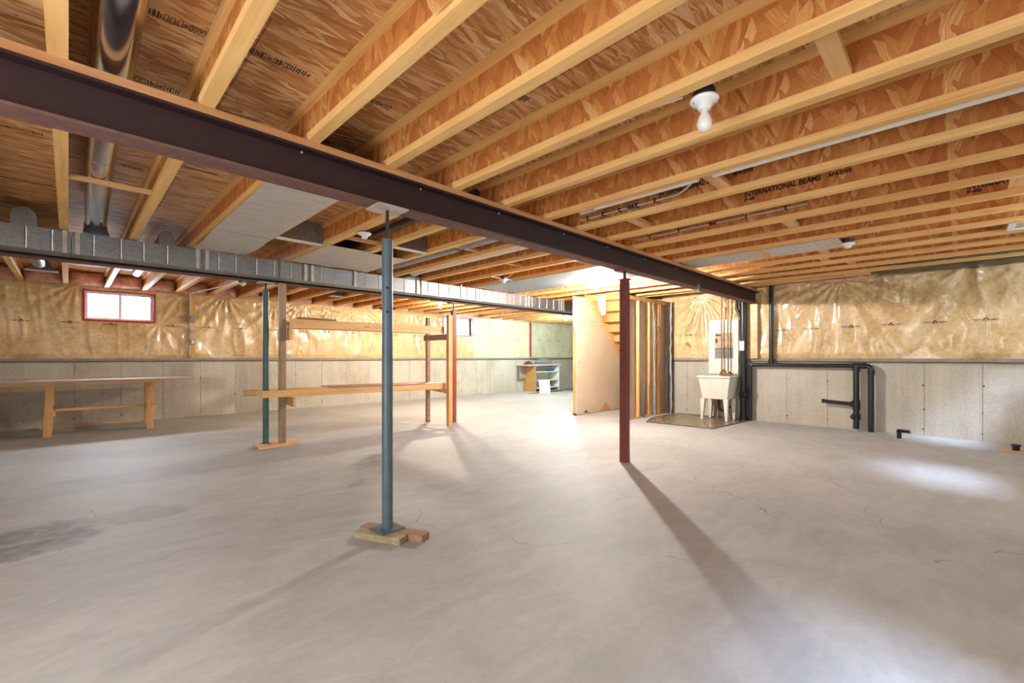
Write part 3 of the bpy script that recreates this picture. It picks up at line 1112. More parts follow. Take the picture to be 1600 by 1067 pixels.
# round duct in the first left bay
RD = thing('round_duct', 'big round galvanised pipe in the joist bay at upper left', 'duct', (.16, 3, 2.5))
obj('pipe_run', MB().tube([(.115, YN + .05, 2.565), (.15, 4.2, 2.565), (.20, 6.22, 2.565)], .082, 28), M['galv_smooth'], RD)
obj('crimp_collar', MB().tube([(.148, 4.05, 2.565), (.150, 4.25, 2.565)], .084, 28), M['galv_smooth'], RD)
obj('takeoff_boot', MB().hexa([(.10, 6.12, DZ1), (.30, 6.12, DZ1), (.30, 6.30, DZ1), (.10, 6.30, DZ1)], [(.12, 6.18, 2.50), (.28, 6.18, 2.50), (.28, 6.30, 2.64), (.12, 6.30, 2.64)]), M['galv'], RD)


# short round takeoffs on the duct in two other left bays
def takeoff(x, label, r=.085):
    t_ = thing('duct_takeoff', label, 'duct', (x, 6.34, DZ1))
    prof = [(x - r, DZ1), (x + r, DZ1)] + [(x + r * math.cos(a), DZ1 + .10 + r * math.sin(a)) for a in np.linspace(0, math.pi, 9)]
    obj('boot', MB().prism(prof, 'Y', 6.24, 6.42), M['galv'], t_)
    obj('elbow_pipe', MB().tube([(x, 6.42, DZ1 + .11), (x, 9.3, DZ1 + .11)], r * .88, 20), M['galv'], t_)


takeoff(-.30, 'round-topped duct takeoff above the trunk at the left picture edge')
takeoff(.78, 'dark round-topped takeoff above the trunk left of the foil panels', .07)


def floor_boot(x, y, label, w=.30, l=.14):
    t_ = thing('register_boot', label, 'register boot', (x, y, ZJ))
    obj('throat', MB().hexa([(x - w / 2, y - l / 2, ZJ + .02), (x + w / 2, y - l / 2, ZJ + .02), (x + w / 2, y + l / 2, ZJ + .02), (x - w / 2, y + l / 2, ZJ + .02)],
                            [(x - .07, y - .06, ZJ + .16), (x + .07, y - .06, ZJ + .16), (x + .07, y + .06, ZJ + .16), (x - .07, y + .06, ZJ + .16)]), M['galv'], t_)
    obj('neck', MB().tube([(x, y, ZJ + .16), (x, y, ZT)], .06, 16), M['galv'], t_)
    obj('rim', MB().box(x - w / 2 - .02, y - l / 2 - .01, ZJ + .012, x + w / 2 + .02, y + l / 2 + .01, ZJ + .02), M['steel_plate'], t_)


floor_boot(-.28, 9.5, 'flared galvanised register boot between joists above the workbench')
floor_boot(4.0, 9.2, 'small galvanised register boot near the long wall behind the rack', .26, .2)

# panned joist bays: sheets nailed under the joists
FOIL = [
    ('long silvery panel under the joists between steel beam and duct', 1.00, 1.52, 2.80, 5.12, 0.0),
    ('shorter drooping silvery panel next to the duct, left of the near column', 1.00, 1.52, 5.14, 6.16, .03),
    ('silvery panel near the duct just behind the near column', 2.04, 2.56, 4.95, 6.12, .0),
    ('silvery panel right of the near column against the duct', 2.56, 3.08, 5.0, 6.12, .0),
    ('wide bright sheet metal above the lit bulb before the stairs', 5.17, 6.21, 3.30, 6.10, .0),
    ('pale sheet metal panel under the joists between beam and empty lampholder', 5.69, 6.21, .90, 2.60, .0),
]
for i, (lab, xa, xb, ya, yb, sag) in enumerate(FOIL):
    m = MB()
    ns = 10
    for j in range(ns):
        u0_, u1_ = j / ns, (j + 1) / ns
        za = ZJ - .004 - sag * math.sin(math.pi * u0_) * .8
        zb = ZJ - .004 - sag * math.sin(math.pi * u1_) * .8
        m.hexa([(xa, ya + (yb - ya) * u0_, za - .003), (xb, ya + (yb - ya) * u0_, za - .003), (xb, ya + (yb - ya) * u1_, zb - .003), (xa, ya + (yb - ya) * u1_, zb - .003)],
               [(xa, ya + (yb - ya) * u0_, za), (xb, ya + (yb - ya) * u0_, za), (xb, ya + (yb - ya) * u1_, zb), (xa, ya + (yb - ya) * u1_, zb)])
    thing1('sheet_metal_panel', m, M['galv'] if 'lit bulb' in lab else M['foil'], lab, 'metal panel')
m = MB().box(5.69, 1.62, ZJ - .011, 6.21, 1.70, ZJ - .0075)
obj('seam_cover', m, M['pine_x'], bpy.data.objects[[o.name for o in bpy.data.objects if o.get('label') == FOIL[-1][0]][0]])
# sheet metal end caps standing in two bays, with pale wooden lips
for (k, y, lab) in ((2, 5.05, 'upright metal end cap in the bay left of the near column'), (4, 4.55, 'upright metal end cap in the bay right of the near column')):
    xa, xb = jx(k)[1], jx(k + 1)[0]
    ec = thing('duct_end_cap', lab, 'end cap', ((xa + xb) / 2, y, ZJ))
    obj('cap_sheet', MB().box(xa + .002, y, ZJ + .01, xb - .002, y + .004, ZT - .01), M['galv'], ec)
    obj('side_flange', MB().box(xb - .05, y - .02, ZJ, xb - .012, y, ZT - .05), M['galv'], ec)
    obj('lip', MB().box(xa + .002, y - .03, ZJ - .002, xb - .002, y + .05, ZJ + .01), M['white_board'], ec)

# ------------------------------------------------------------------ flat blocks between the joists
BLK = [(3, .385, 'short wood block between joists above right of the unlit bulb', .075), (5, 1.27, 'flat wood block between joists at the white pipe and first stencil', .095),
       (8, 1.17, 'flat wood block between joists right of the long stencil', .09), (11, 1.19, 'flat wood block beside the empty lampholder, upper of two', .09),
       (12, 1.28, 'flat wood block beside the empty lampholder, lower of two', .09), (13, 1.06, 'flat wood block below the empty lampholder near the tub wall', .09),
       (8, -.31, 'flat wood block between joists at the right picture edge', .10), (6, 2.20, 'flat wood block between joists just before the beam', .09),
       (5, 4.20, 'flat wood block between joists right of the near column beyond the beam', .06), (7, 4.45, 'flat wood block between joists left of the stair bulb', .06),
       (8, 3.68, 'flat wood block between joists close behind the beam before the stairs', .07), (3, 4.75, 'thin wood block between joists left behind the near column', .05),
       (-1, 4.40, 'wooden strip crossing under the round pipe', .045)]
for (k, y, lab, w) in BLK:
    a, b = jx(k)[1], jx(k + 1)[0]
    z0 = ZJ + .002 if k == -1 else ZJ + FH
    if k != -1:
        a, b = a - .02, b + .02
    thing1('bridging_block', MB().box(a + .001, y - w / 2, z0, b - .001, y + w / 2, z0 + (.03 if k == -1 else .036)), M['pine_x'], lab, 'wood block', 'blocks between the joists', .002)

# ------------------------------------------------------------------ lampholders and bulbs


def lampholder(x, y, label, bulb=None, bar=False, z=ZJ):
    t_ = thing('lampholder', label, 'lamp', (x, y, z - .02))
    k = int(math.floor((x - X0) / SP))
    if bar:
        obj('mounting_bar', MB().box(jx(k)[1] - .03, y - .012, z - .004, jx(k + 1)[0] + .03, y + .012, z), M['galv'], t_)
    oc = [(x + .05 * math.cos(math.pi / 8 + a * math.pi / 4), y + .05 * math.sin(math.pi / 8 + a * math.pi / 4)) for a in range(8)]
    obj('junction_box', MB().prism(oc, 'Z', z - .012, z + .035), M['steel_dark'], t_)
    obj('porcelain_base', MB().lathe([(.03, -.012), (.064, -.012), (.066, -.020), (.060, -.030), (.036, -.040), (.028, -.062), (.026, -.066), (.018, -.066)], (x, y, z), 24), M['porcelain'], t_)
    for s_ in (-1, 1):
        obj('screw', MB().lathe([(.006, -.034), (.006, -.030)], (x + s_ * .05 * .707, y - s_ * .05 * .707, z), 8), M['steel_dark'], t_)
    if bulb:
        prof = [(.0145, -.062), (.0145, -.072), (.019, -.084), (.027, -.099), (.0325, -.115), (.0345, -.130), (.0325, -.146), (.025, -.159), (.012, -.167), (.002, -.169)]
        bo = obj('light_bulb', MB().lathe(prof, (x, y, z), 20), M[bulb], t_)
    return t_


lampholder(2.165, .865, 'white lampholder with an unlit frosted bulb at upper right', 'bulb')
lampholder(2.10, 4.20, 'empty white lampholder just left behind the near column', None)
lampholder(6.02, .86, 'empty white lampholder beyond the pale metal panel at right', None)
lampholder(4.93, 5.15, 'empty white lampholder in front of the duct left of the stairs', None, True)
lampholder(2.05, 8.45, 'empty lampholder by the long wall left of the green column', None)
lampholder(6.16, 4.22, 'lit lampholder with a warm bulb in front of the stairs', 'bulb_A')
lampholder(5.85, 8.13, 'lit lampholder with a yellow bulb near the window behind the rack', 'bulb_B', True)
lampholder(-1.15, -.85, 'lit lampholder with a bulb behind the viewer', 'bulb_D')  # added lamp out of view, lifts the near joist webs
lampholder(10.45, 8.22, 'lit lampholder with a cool white bulb at the far end left of the drywall', 'bulb_C')


def cable(name, pts, r, mat, label, cat='cable'):
    """smoothed path"""
    P = [Vector(p) for p in pts]
    out = []
    for i in range(len(P) - 1):
        p0, p1, p2, p3 = P[max(i - 1, 0)], P[i], P[i + 1], P[min(i + 2, len(P) - 1)]
        for s_ in range(6):
            t_ = s_ / 6
            out.append(.5 * ((2 * p1) + (-p0 + p2) * t_ + (2 * p0 - 5 * p1 + 4 * p2 - p3) * t_ ** 2 + (-p0 + 3 * p1 - 3 * p2 + p3) * t_ ** 3))
    out.append(P[-1])
    m = MB().tube(out, r, 8)
    return thing1(name, m, mat, label, cat)


x = jx(3)[1] + .012
cable('lamp_cable', [(x + .02, .95, ZJ + .012), (x, 1.3, ZJ + .02), (x - .002, 2.0, ZJ + .02), (x, 2.5, ZJ + .03)], .005, M['cable'], 'white cable along a joist left of the unlit bulb')
cable('lamp_cable', [(4.93, 5.08, ZJ - .01), (4.86, 4.85, ZJ + .05), (4.70, 4.6, ZJ + .09), (4.672, 3.6, ZJ + .10)], .005, M['cable'], 'thin cable rising from the empty lampholder before the duct')
cable('lamp_cable', [(1.70, 10.85, 2.44), (1.72, 10.4, ZJ - .012), (1.82, 9.6, ZJ - .02), (2.0, 8.6, ZJ - .012)], .006, M['cable'], 'white cable sagging below joists to the lampholder by the wall')

# ------------------------------------------------------------------ pipes in the ceiling
PV = thing('vent_pipe', 'white plastic pipe running beside a joist at upper right', 'pipe', (3.19, 0.4, 2.49))
obj('pipe_run', MB().tube([(3.195, YN + .05, 2.495), (3.195, 1.215, 2.495)], .040, 16), M['white_plastic'], PV)
obj('pipe_run', MB().tube([(3.195, 1.325, 2.495), (3.195, 2.35, 2.495)], .040, 16), M['white_plastic'], PV)
obj('coupling', MB().tube([(3.195, 2.2, 2.495), (3.195, 2.35, 2.495)], .046, 16), M['steel_plate'], PV)


def pex(label, pts, fit, mat):
    t_ = thing('water_line', label, 'pipe', pts[0])
    obj('tube', MB().tube(pts, .009, 10), M['pex'], t_)
    obj('fitting', MB().tube([fit, (fit[0], fit[1] - .07, fit[2])], .014, 10), mat, t_)
    n_ = 5
    for i in range(n_):
        a = Vector(pts[0]).lerp(Vector(pts[-1]), (i + .5) / n_)
        obj('pipe_clip', MB().box(a.x - .013, a.y - .006, a.z - .013, a.x + .028, a.y + .006, a.z + .018), M['abs'], t_)


pex('pale water line with a blue fitting along a joist before the beam', [(3.555, 2.62, 2.535), (3.555, 1.75, 2.535)], (3.555, 2.10, 2.535), M['blue'])
pex('pale water line with a red fitting under the first stencil', [(4.628, 2.62, 2.545), (4.628, .95, 2.555)], (4.628, 1.80, 2.55), M['red'])
cable('white_tube', [(3.555, 1.75, 2.535), (3.52, 1.6, 2.53), (3.42, 1.45, 2.56), (3.36, 1.35, 2.62)], .009, M['pex'], 'pale tube bending up beside the first stencil', 'pipe')
BP = thing('drain_pipe', 'black plastic pipe in the joist bay behind the near column', 'pipe', (2.40, 4.2, 2.53))
obj('pipe_run', MB().tube([(2.42, 2.85, 2.572), (2.42, 5.6, 2.572)], .036, 14), M['abs'], BP)
GP = thing('branch_duct', 'grey round branch duct in a bay right of the near column', 'duct', (3.35, 4.5, 2.55))
obj('pipe_run', MB().tube([(3.33, 2.85, 2.53), (3.33, 4.14, 2.53)], .062, 18), M['grey_pvc'], GP)
obj('pipe_run', MB().tube([(3.33, 4.26, 2.53), (3.33, 6.2, 2.53)], .062, 18), M['grey_pvc'], GP)
GP = thing('branch_duct', 'pale round branch duct meeting the trunk two bays right of the near column', 'duct', (3.85, 5, 2.55))
obj('pipe_run', MB().tube([(3.83, 3.4, 2.53), (3.83, 5.9, 2.53), (3.84, 6.14, 2.50)], .055, 18), M['white_plastic'], GP)
obj('boot', MB().hexa([(3.72, 6.02, DZ1), (3.96, 6.02, DZ1), (3.96, 6.22, DZ1), (3.72, 6.22, DZ1)], [(3.77, 6.08, 2.52), (3.90, 6.08, 2.52), (3.90, 6.2, 2.56), (3.77, 6.2, 2.56)]), M['galv'], GP)
VB = thing('vent_boot', 'white framed vent boot between joists at the right picture edge', 'vent', (6.78, -.55, 2.46))
a, b = jx(12)[0] - .42, jx(12)[0] - .02
obj('frame', holed(MB(), 'X', 0, 0, 0, 0, 0, 0, []) if False else MB().box(6.30, -.85, 2.458, 6.66, -.80, 2.50).box(6.30, -.38, 2.458, 6.66, -.33, 2.50).box(6.30, -.80, 2.458, 6.33, -.38, 2.50).box(6.63, -.80, 2.458, 6.66, -.38, 2.50), M['vinyl'], VB)
obj('panel', MB().box(6.33, -.80, 2.47, 6.63, -.38, 2.475), M['paper'], VB)

# black plastic film by the tub wall ceiling
def film_sheet(label, xa, xb, ya, yb, z0, sag, seed, mat):
    nx, ny = 8, 40
    r_ = random.Random(seed)
    vs = []
    for i in range(nx + 1):
        for j in range(ny + 1):
            u, w = i / nx, j / ny
            z = z0 - sag * math.sin(math.pi * w) ** .8 * math.sin(math.pi * (.1 + .8 * u)) + r_.uniform(-.010, .010)
            vs.append((xa + (xb - xa) * u, ya + (yb - ya) * w, z))
    m = MB()
    fs = [(i * (ny + 1) + j, (i + 1) * (ny + 1) + j, (i + 1) * (ny + 1) + j + 1, i * (ny + 1) + j + 1) for i in range(nx) for j in range(ny)]
    m.add(vs, fs, True)
    top = [(p[0], p[1], p[2] + .03) for p in vs]
    m.add(top, [tuple(reversed(q)) for q in fs], True)
    return thing1('black_film', m, mat, label, 'plastic film')


film_sheet('black plastic film bulging below the last joist at the tub wall', jx(15)[1] + .01, XR - .08, -1.45, .90, 2.50, .07, 4, M['black_plastic'])
film_sheet('strip of black plastic film between the last two joists by the tub wall', jx(14)[1] + .01, jx(15)[0] - .01, -1.45, .75, 2.50, .03, 5, M['black_plastic'])

# ------------------------------------------------------------------ black drain pipes on the tub wall
PX = 9.10


def elbow(c, r, d1, d2, n_=6):
    """quarter bend centre-line from c-d1*r to c+d2*r"""
    c, d1, d2 = Vector(c), Vector(d1), Vector(d2)
    o_ = c - d1 * r + d2 * r
    return [o_ + d1 * r * math.sin(t_) - d2 * r * math.cos(t_) for t_ in np.linspace(0, math.pi / 2, n_)]


DP = thing('drain_pipes', 'black plastic drain pipes branching along the concrete right of the tub', 'pipe', (PX, 1.8, 0))
zr = 1.055
obj('horizontal_pipe', MB().tube([(PX, 2.725, zr), (PX, 1.10, zr)], .036, 16), M['abs'], DP)
e1 = elbow((PX, 2.785, zr), .06, (0, 0, 1), (0, -1, 0))
obj('left_drop', MB().tube([(PX, 2.785, .0), (PX, 2.785, zr - .06)] + e1[1:], .036, 16), M['abs'], DP)
e2 = elbow((PX, 1.00, zr), .07, (0, -1, 0), (0, 0, -1))
obj('right_drop', MB().tube([(PX, 1.14, zr)] + e2 + [(PX, 1.00, 0)], .040, 16), M['abs'], DP)
obj('elbow_hub', MB().tube([(PX, 1.13, zr), (PX, 1.06, zr)], .048, 16), M['abs'], DP)
obj('elbow_hub', MB().tube([(PX, 1.00, zr - .07), (PX, 1.00, zr - .14)], .048, 16), M['abs'], DP)
obj('trap_drop', MB().tube([(PX, 1.19, zr), (PX, 1.19, 0)], .042, 16), M['abs'], DP)
obj('tee', MB().tube([(PX, 1.24, zr), (PX, 1.14, zr)], .046, 16).tube([(PX, 1.19, zr), (PX, 1.19, zr - .09)], .050, 16), M['abs'], DP)
obj('tee', MB().tube([(PX, 1.19, .50), (PX, 1.19, .34)], .052, 16).tube([(PX, 1.19, .425), (PX, 1.27, .43)], .044, 16), M['abs'], DP)
obj('cleanout', MB().tube([(PX, 1.19, .27), (PX, 1.19, .18)], .056, 16).tube([(PX - .03, 1.215, .225), (PX - .075, 1.225, .225)], .038, 14), M['abs'], DP)
obj('stub_pipe', MB().tube([(PX, 1.27, .43), (PX, 1.63, .452)], .030, 14), M['abs'], DP)
obj('end_cap', MB().tube([(PX, 1.62, .452), (PX, 1.655, .454)], .036, 14), M['abs'], DP)
obj('foot_clamp', MB().tube([(PX, 1.19, .0), (PX, 1.19, .03)], .047, 14), M['steel_plate'], DP)
VP = thing('vent_stack', 'thin black vent pipe rising from the drain to the joists', 'pipe', (PX, 2.43, 1.1))
obj('pipe_run', MB().tube([(PX, 2.43, zr + .036), (PX, 2.43, ZJ + .05)], .036, 16), M['abs'], VP)
obj('hub', MB().tube([(PX, 2.43, zr + .036), (PX, 2.43, zr + .10)], .044, 16), M['abs'], VP)
SK = thing('soil_stack', 'thick black soil stack directly right of the laundry tub', 'pipe', (9.02, 2.93, 0))
sx, sy = 9.075, 2.895
obj('pipe_run', MB().tube([(sx, sy, 0), (sx, sy, ZJ + .05)], .058, 20), M['abs'], SK)
obj('cleanout_tee', MB().tube([(sx, sy, .40), (sx, sy, .58)], .068, 20).tube([(sx - .03, sy - .02, .49), (sx - .10, sy + .01, .49)], .056, 18), M['abs'], SK)
obj('hub', MB().tube([(sx, sy, 0), (sx, sy, .09)], .070, 20), M['abs'], SK)
obj('side_branch', MB().tube([(sx, sy + .04, 1.95), (sx, sy + .09, 2.06), (sx, sy + .12, 2.12), (sx, sy + .12, 2.30)], .030, 12), M['abs'], SK)
obj('paper_label', MB().box(sx - .070, sy - .035, 1.32, sx - .062, sy + .055, 1.50), M['white_board'], SK)['label'] = 'white paper label'
obj('cleanout_plug', MB().tube([(sx - .10, sy + .01, .49), (sx - .112, sy + .015, .49)], .046, 14), M['steel_dark'], SK)

# poly covered timber under the beam end
thing1('beam_post', MB().box(9.10, 2.66, LEDGE + .045, XR - .012, 2.78, 2.193), M['poly'], 'film-wrapped timber under the beam end at the tub wall', 'post')
# fluted pole behind tub etc: floor stub and scrap at right
FS = thing('floor_stub', 'short black pipe stub in clear plastic rising from the floor', 'pipe stub', (8.68, .60, 0))
obj('pipe', MB().tube([(8.68, .63, 0), (8.68, .63, .10)], .028, 14), M['abs'], FS)
obj('cap', MB().hexa([(8.63, .50, .095), (8.73, .50, .095), (8.73, .66, .095), (8.63, .66, .095)], [(8.64, .52, .13), (8.72, .52, .13), (8.71, .65, .135), (8.65, .65, .135)]), M['black_plastic'], FS)
obj('plastic_wrap', MB().lathe([(.05, 0), (.052, .03), (.045, .07), (.05, .10)], (8.68, .555, 0), 9), M['film'], FS)
thing1('wood_offcut', MB().box(8.40, -1.1, 0, 8.52, -.37, .022), M['pine_y'], 'flat wood offcut on the floor at the right picture edge', 'wood offcut')
thing1('pipe_cap', MB().lathe([(.035, 0), (.035, .05), (.045, .055), (.045, .075), (.03, .08)], (8.46, -.50, .022), 14), M['abs'], 'small black pipe cap on the wood offcut at right', 'pipe cap')

# ------------------------------------------------------------------ laundry corner
LT = thing('laundry_tub', 'cream plastic laundry tub on four tapered legs', 'tub', (8.86, 3.27, 0))
ra = dict(x0=8.60, x1=9.13, y0=2.965, y1=3.585)


def rect(x0, x1, y0, y1, z):
    return [(x0, y0, z), (x1, y0, z), (x1, y1, z), (x0, y1, z)]


m = MB()
rings = [rect(8.665, 9.08, 3.045, 3.50, .40), rect(8.62, 9.115, 2.985, 3.565, .80), rect(8.595, 9.13, 2.965, 3.585, .80), rect(8.595, 9.13, 2.965, 3.585, .845),
         rect(8.635, 9.10, 3.005, 3.545, .845), rect(8.685, 9.06, 3.065, 3.48, .43)]
vs = [p for r_ in rings for p in r_]
fs = [(3, 2, 1, 0)]
for i in range(5):
    for j in range(4):
        fs.append((i * 4 + j, i * 4 + (j + 1) % 4, (i + 1) * 4 + (j + 1) % 4, (i + 1) * 4 + j))
fs.append((20, 21, 22, 23))
m.add(vs, fs)
obj('basin', m, M['white_plastic'], LT, bevel=.008)
for (x, y, dx, dy) in ((8.62, 3.02, .02, .015), (8.62, 3.47, .02, -.015), (9.02, 3.02, -.01, .015), (9.02, 3.47, -.01, -.015)):
    obj('leg', MB().hexa(rect(x + .012, x + .052, y + .012, y + .05, 0), rect(x + dx, x + .085 + dx, y - .01 + dy, y + .08 + dy, .405)), M['white_plastic'], LT, bevel=.004)
obj('faucet', MB().tube([(9.07, 3.22, .845), (9.07, 3.22, .93), (8.97, 3.22, .95), (8.93, 3.22, .92)], .012, 10).box(9.04, 3.12, .845, 9.10, 3.32, .885), M['brass'], LT)
for y in (3.14, 3.30):
    obj('tap_handle', MB().lathe([(.010, 0), (.026, .012), (.026, .024), (.008, .03)], (9.07, y, .885), 10), M['steel_dark'] if y < 3.2 else M['brass'], LT)
obj('drain_trap', MB().tube([(8.87, 3.27, .40), (8.87, 3.27, .22), (8.90, 3.22, .16), (8.96, 3.18, .22), (9.05, 3.10, .24)], .022, 10), M['abs'], LT)
for (y, lab) in ((3.285, 'left copper supply pipe dropping from the beam to the tub taps'), (3.165, 'right copper supply pipe dropping from the beam to the tub taps')):
    cable('copper_pipe', [(9.06, y, .92), (9.06, y, 1.3), (9.06, y + .004, 1.8), (9.06, y, ZJ + .03)], .012, M['copper'], lab, 'pipe')
BD = thing('splash_board', 'white board standing behind the laundry tub', 'board', (9.13, 3.29, .86))
obj('sheet', MB().box(9.135, 3.005, .86, 9.15, 3.565, 1.93), M['white_board'], BD)
pp = obj('poster', MB().box(9.131, 3.10, 1.17, 9.135, 3.44, 1.67), M['paper'], BD)
pp['label'] = 'tan printed sheet with a grey lower half'
obj('grey_panel', MB().box(9.1295, 3.10, 1.17, 9.131, 3.44, 1.36), M['cloth_grey'], pp)
obj('heading', MB().box(9.1295, 3.33, 1.615, 9.131, 3.43, 1.64), M['ink_soft'], pp)
obj('red_panel', MB().box(9.1295, 3.39, 1.48, 9.131, 3.43, 1.56), M['dark_red'], pp)
obj('rule_line', MB().box(9.1295, 3.10, 1.355, 9.131, 3.44, 1.37), M['ink_soft'], pp)
FM = thing('floor_mat', 'brown vinyl sheet on the floor under the laundry tub', 'floor sheet', (8.35, 3.5, 0))
pts = [(7.52, 4.06), (7.58, 2.90), (9.02, 2.78), (9.16, 2.80), (9.16, 4.20), (8.2, 4.28)]
obj('sheet', MB().prism(pts, 'Z', 0.0, .004), M['mat'], FM)
for i in range(len(pts)):
    p, q = pts[i], pts[(i + 1) % len(pts)]
    obj('curled_edge', MB().tube([(p[0], p[1], .006), ((p[0] + q[0]) / 2, (p[1] + q[1]) / 2, .010), (q[0], q[1], .006)], .006, 6), M['mat_edge'], FM)
thing1('timber_prop', MB().box(8.98, 3.33, .004, 9.06, 3.40, .62), M['grey_wood_z'], 'short timber prop in the shade under the laundry tub', 'timber')
thing1('white_scrap', MB().hexa([(8.90, 3.12, .004), (8.99, 3.10, .004), (9.0, 3.13, .004), (8.91, 3.16, .004)], [(8.94, 3.13, .20), (8.95, 3.125, .20), (8.955, 3.135, .20), (8.945, 3.14, .20)]), M['film'],
       'pointed scrap of pale plastic standing under the tub', 'scrap')
thing1('hose_bib', MB().tube([(9.17, 4.02, 1.47), (9.07, 3.98, 1.47)], .008, 8).box(9.06, 3.955, 1.44, 9.075, 4.0, 1.50), M['brass'], 'brass hose bib on the film left of the white board', 'tap')

# ------------------------------------------------------------------ stud wall and stairs
YS0, YS1 = 4.42, 4.51
SW = tag(empty('stud_wall', (8.3, 4.46, 0)), 'unfinished stud partition along the stairs with drywall on its far side', 'partition')
obj('bottom_plate', MB().box(7.46, YS0, 0, 9.19, YS1, .038), M['pine_x'], SW)
obj('top_plate', MB().box(7.46, YS0, 2.30, 9.19, YS1, 2.338), M['pine_x'], SW)
obj('top_plate', MB().box(7.46, YS0, 2.338, 9.19, YS1, 2.376), M['pine_x'], SW)
for x in (7.47, 7.90, 8.32, 8.74):
    obj('stud', MB().box(x, YS0, .038, x + .04, YS1, 2.30), M['pine_z'], SW, bevel=.002)
for (za, zb) in ((.04, .78), (.785, 2.0), (2.005, 2.37)):
    obj('drywall_sheet', MB().box(7.45, YS1, za, 9.22, YS1 + .013, zb), M['drywall_grey'], SW)
# pipes and wires in the stud wall
thing1('grey_conduit', MB().tube([(8.49, 4.40, .03), (8.49, 4.40, 1.98)], .024, 14), M['grey_pvc'], 'grey plastic conduit standing in the stud wall', 'conduit')
cable('orange_cable', [(8.44, 4.405, 2.30), (8.45, 4.40, 1.4), (8.42, 4.36, .95), (8.37, 4.36, .75), (8.44, 4.36, .62), (8.46, 4.365, .80), (8.445, 4.37, 1.0)], .006, M['yellow_cable'], 'yellow cable looping down the stud wall beside the conduit')
cable('orange_cable', [(8.76, 4.405, 2.30), (8.765, 4.40, 1.5), (8.60, 4.38, 1.06), (8.57, 4.38, .86), (8.66, 4.38, .64), (8.73, 4.385, .78), (8.67, 4.39, .98)], .005, M['yellow_cable'], 'yellow cable looping down near the right stud')
for i, z in enumerate((1.82, 1.86, 1.50, 1.54)):
    cable('cable_loop', [(8.34, 4.395, z), (8.55, 4.375, z - .01), (8.76, 4.395, z + .005)], .004, M['cable'],
          'pale wire between studs in front of the conduit, %s from the top' % ('first', 'second', 'third', 'fourth')[[1, 0, 3, 2][i]])
cable('ground_wire', [(8.33, 4.39, 2.25), (8.5, 4.385, 2.02), (8.76, 4.395, 1.82)], .004, M['cable'], 'pale wire slanting across the top of two stud bays')
thing1('metal_strip', MB().hexa([(8.02, 4.40, .0), (8.10, 4.40, .0), (8.10, 4.41, .0), (8.02, 4.41, .0)], [(8.12, 4.405, .78), (8.17, 4.405, .78), (8.17, 4.415, .78), (8.12, 4.415, .78)]), M['galv'],
       'ribbed metal strip leaning in the stud wall beside the maroon column', 'metal strip')
CP = thing('corner_pipe', 'dark film-wrapped pipe in the corner between stud wall and tub wall', 'pipe', (9.08, 4.36, 0))
obj('pipe_run', MB().tube([(9.09, 4.355, 0), (9.09, 4.355, 2.36)], .05, 12), M['trim_dark'], CP)
pts = [(9.03 + random.uniform(-.012, .012), 4.31 + random.uniform(-.012, .012), z) for z in np.linspace(.0, 2.36, 26)]
obj('loose_film', MB().tube(pts, [random.uniform(.010, .026) for _ in pts], 7), M['film'], CP)

# drywall on the far side of the stairs
YD = 5.53
DW = tag(empty('wall_stair', (8.6, YD, 0)), 'tan drywall partition on the far side of the stairs', None, None, 'structure')
for (xa, za, zb) in ((7.37, .012, .642), (7.37, .646, 1.858), (7.255, 1.862, 2.44)):
    obj('drywall_sheet', MB().box(xa, YD, za, 10.6, YD + .013, zb), M['drywall'], DW)
obj('stud', MB().box(7.38, YD + .013, 0, 7.42, YD + .10, 2.44), M['pine_z'], DW)
obj('stud', MB().box(7.80, YD + .013, 0, 7.84, YD + .10, 2.44), M['pine_z'], DW)
obj('bottom_plate', MB().box(7.38, YD + .0135, 0, 10.6, YD + .10, .036), M['pine_x'], DW)
# torn board edges
obj('torn_edge', MB().prism([(7.26, 1.86), (7.37, 1.86), (7.37, 1.60), (7.345, 1.50), (7.33, 1.70)], 'Y', YD + .002, YD + .012), M['gypsum'], DW)
obj('torn_edge', MB().prism([(7.35, .66), (7.37, .60), (7.37, .05), (7.362, .02), (7.355, .40)], 'Y', YD + .002, YD + .012), M['gypsum'], DW)
obj('torn_patch', MB().prism([(8.16, .004), (8.62, .004), (8.50, .15), (8.40, .19), (8.30, .10)], 'Y', YD - .002, YD), M['particle'], DW)
obj('scuff', MB().prism([(7.60, .035), (7.66, .06), (7.70, .10), (7.72, .06), (7.80, .035)], 'Y', YD - .002, YD), M['ink_soft'], DW)
obj('screw_head', MB().prism([(7.455, 1.07), (7.475, 1.07), (7.475, 1.09), (7.455, 1.09)], 'Y', YD - .002, YD), M['ink'], DW)

ST = thing('staircase', 'open wooden staircase seen from below behind the maroon column', 'stairs', (9.0, 5.02, 0))
slope = (2.457 - 1.185) / (8.99 - 7.658)
run, rise = .215, .215 * slope
xs0, zs0 = 7.66, 2.457
SY0, SY1 = 4.56, 5.50
nst = 12
def und(x):
    return zs0 - (x - xs0) * slope
xa, xb = 7.50, 10.02
prof = [(xa, und(xa)), (xb, und(xb)), (xb + .30, und(xb)), (xa + .30, und(xa))]
obj('stringer', MB().prism(prof, 'Y', SY1 - .04 + .0, SY1 + .025), M['pine_x'], ST)
obj('stringer', MB().prism([(7.72, und(7.72)), (xb, und(xb)), (xb + .30, und(xb)), (8.02, und(7.72))], 'Y', SY0, SY0 + .04), M['pine_x'], ST)
for i in range(nst):
    x = xs0 - .06 + i * run
    z = und(x) + .055
    obj('tread', MB().box(x, SY0 + .04, z, x + .25, SY1 - .04, z + .03), M['stair_x'], ST)
    obj('riser', MB().box(x + .008, SY0 + .04, z + .03, x + .022, SY1 - .04, z + rise), M['particle'], ST)
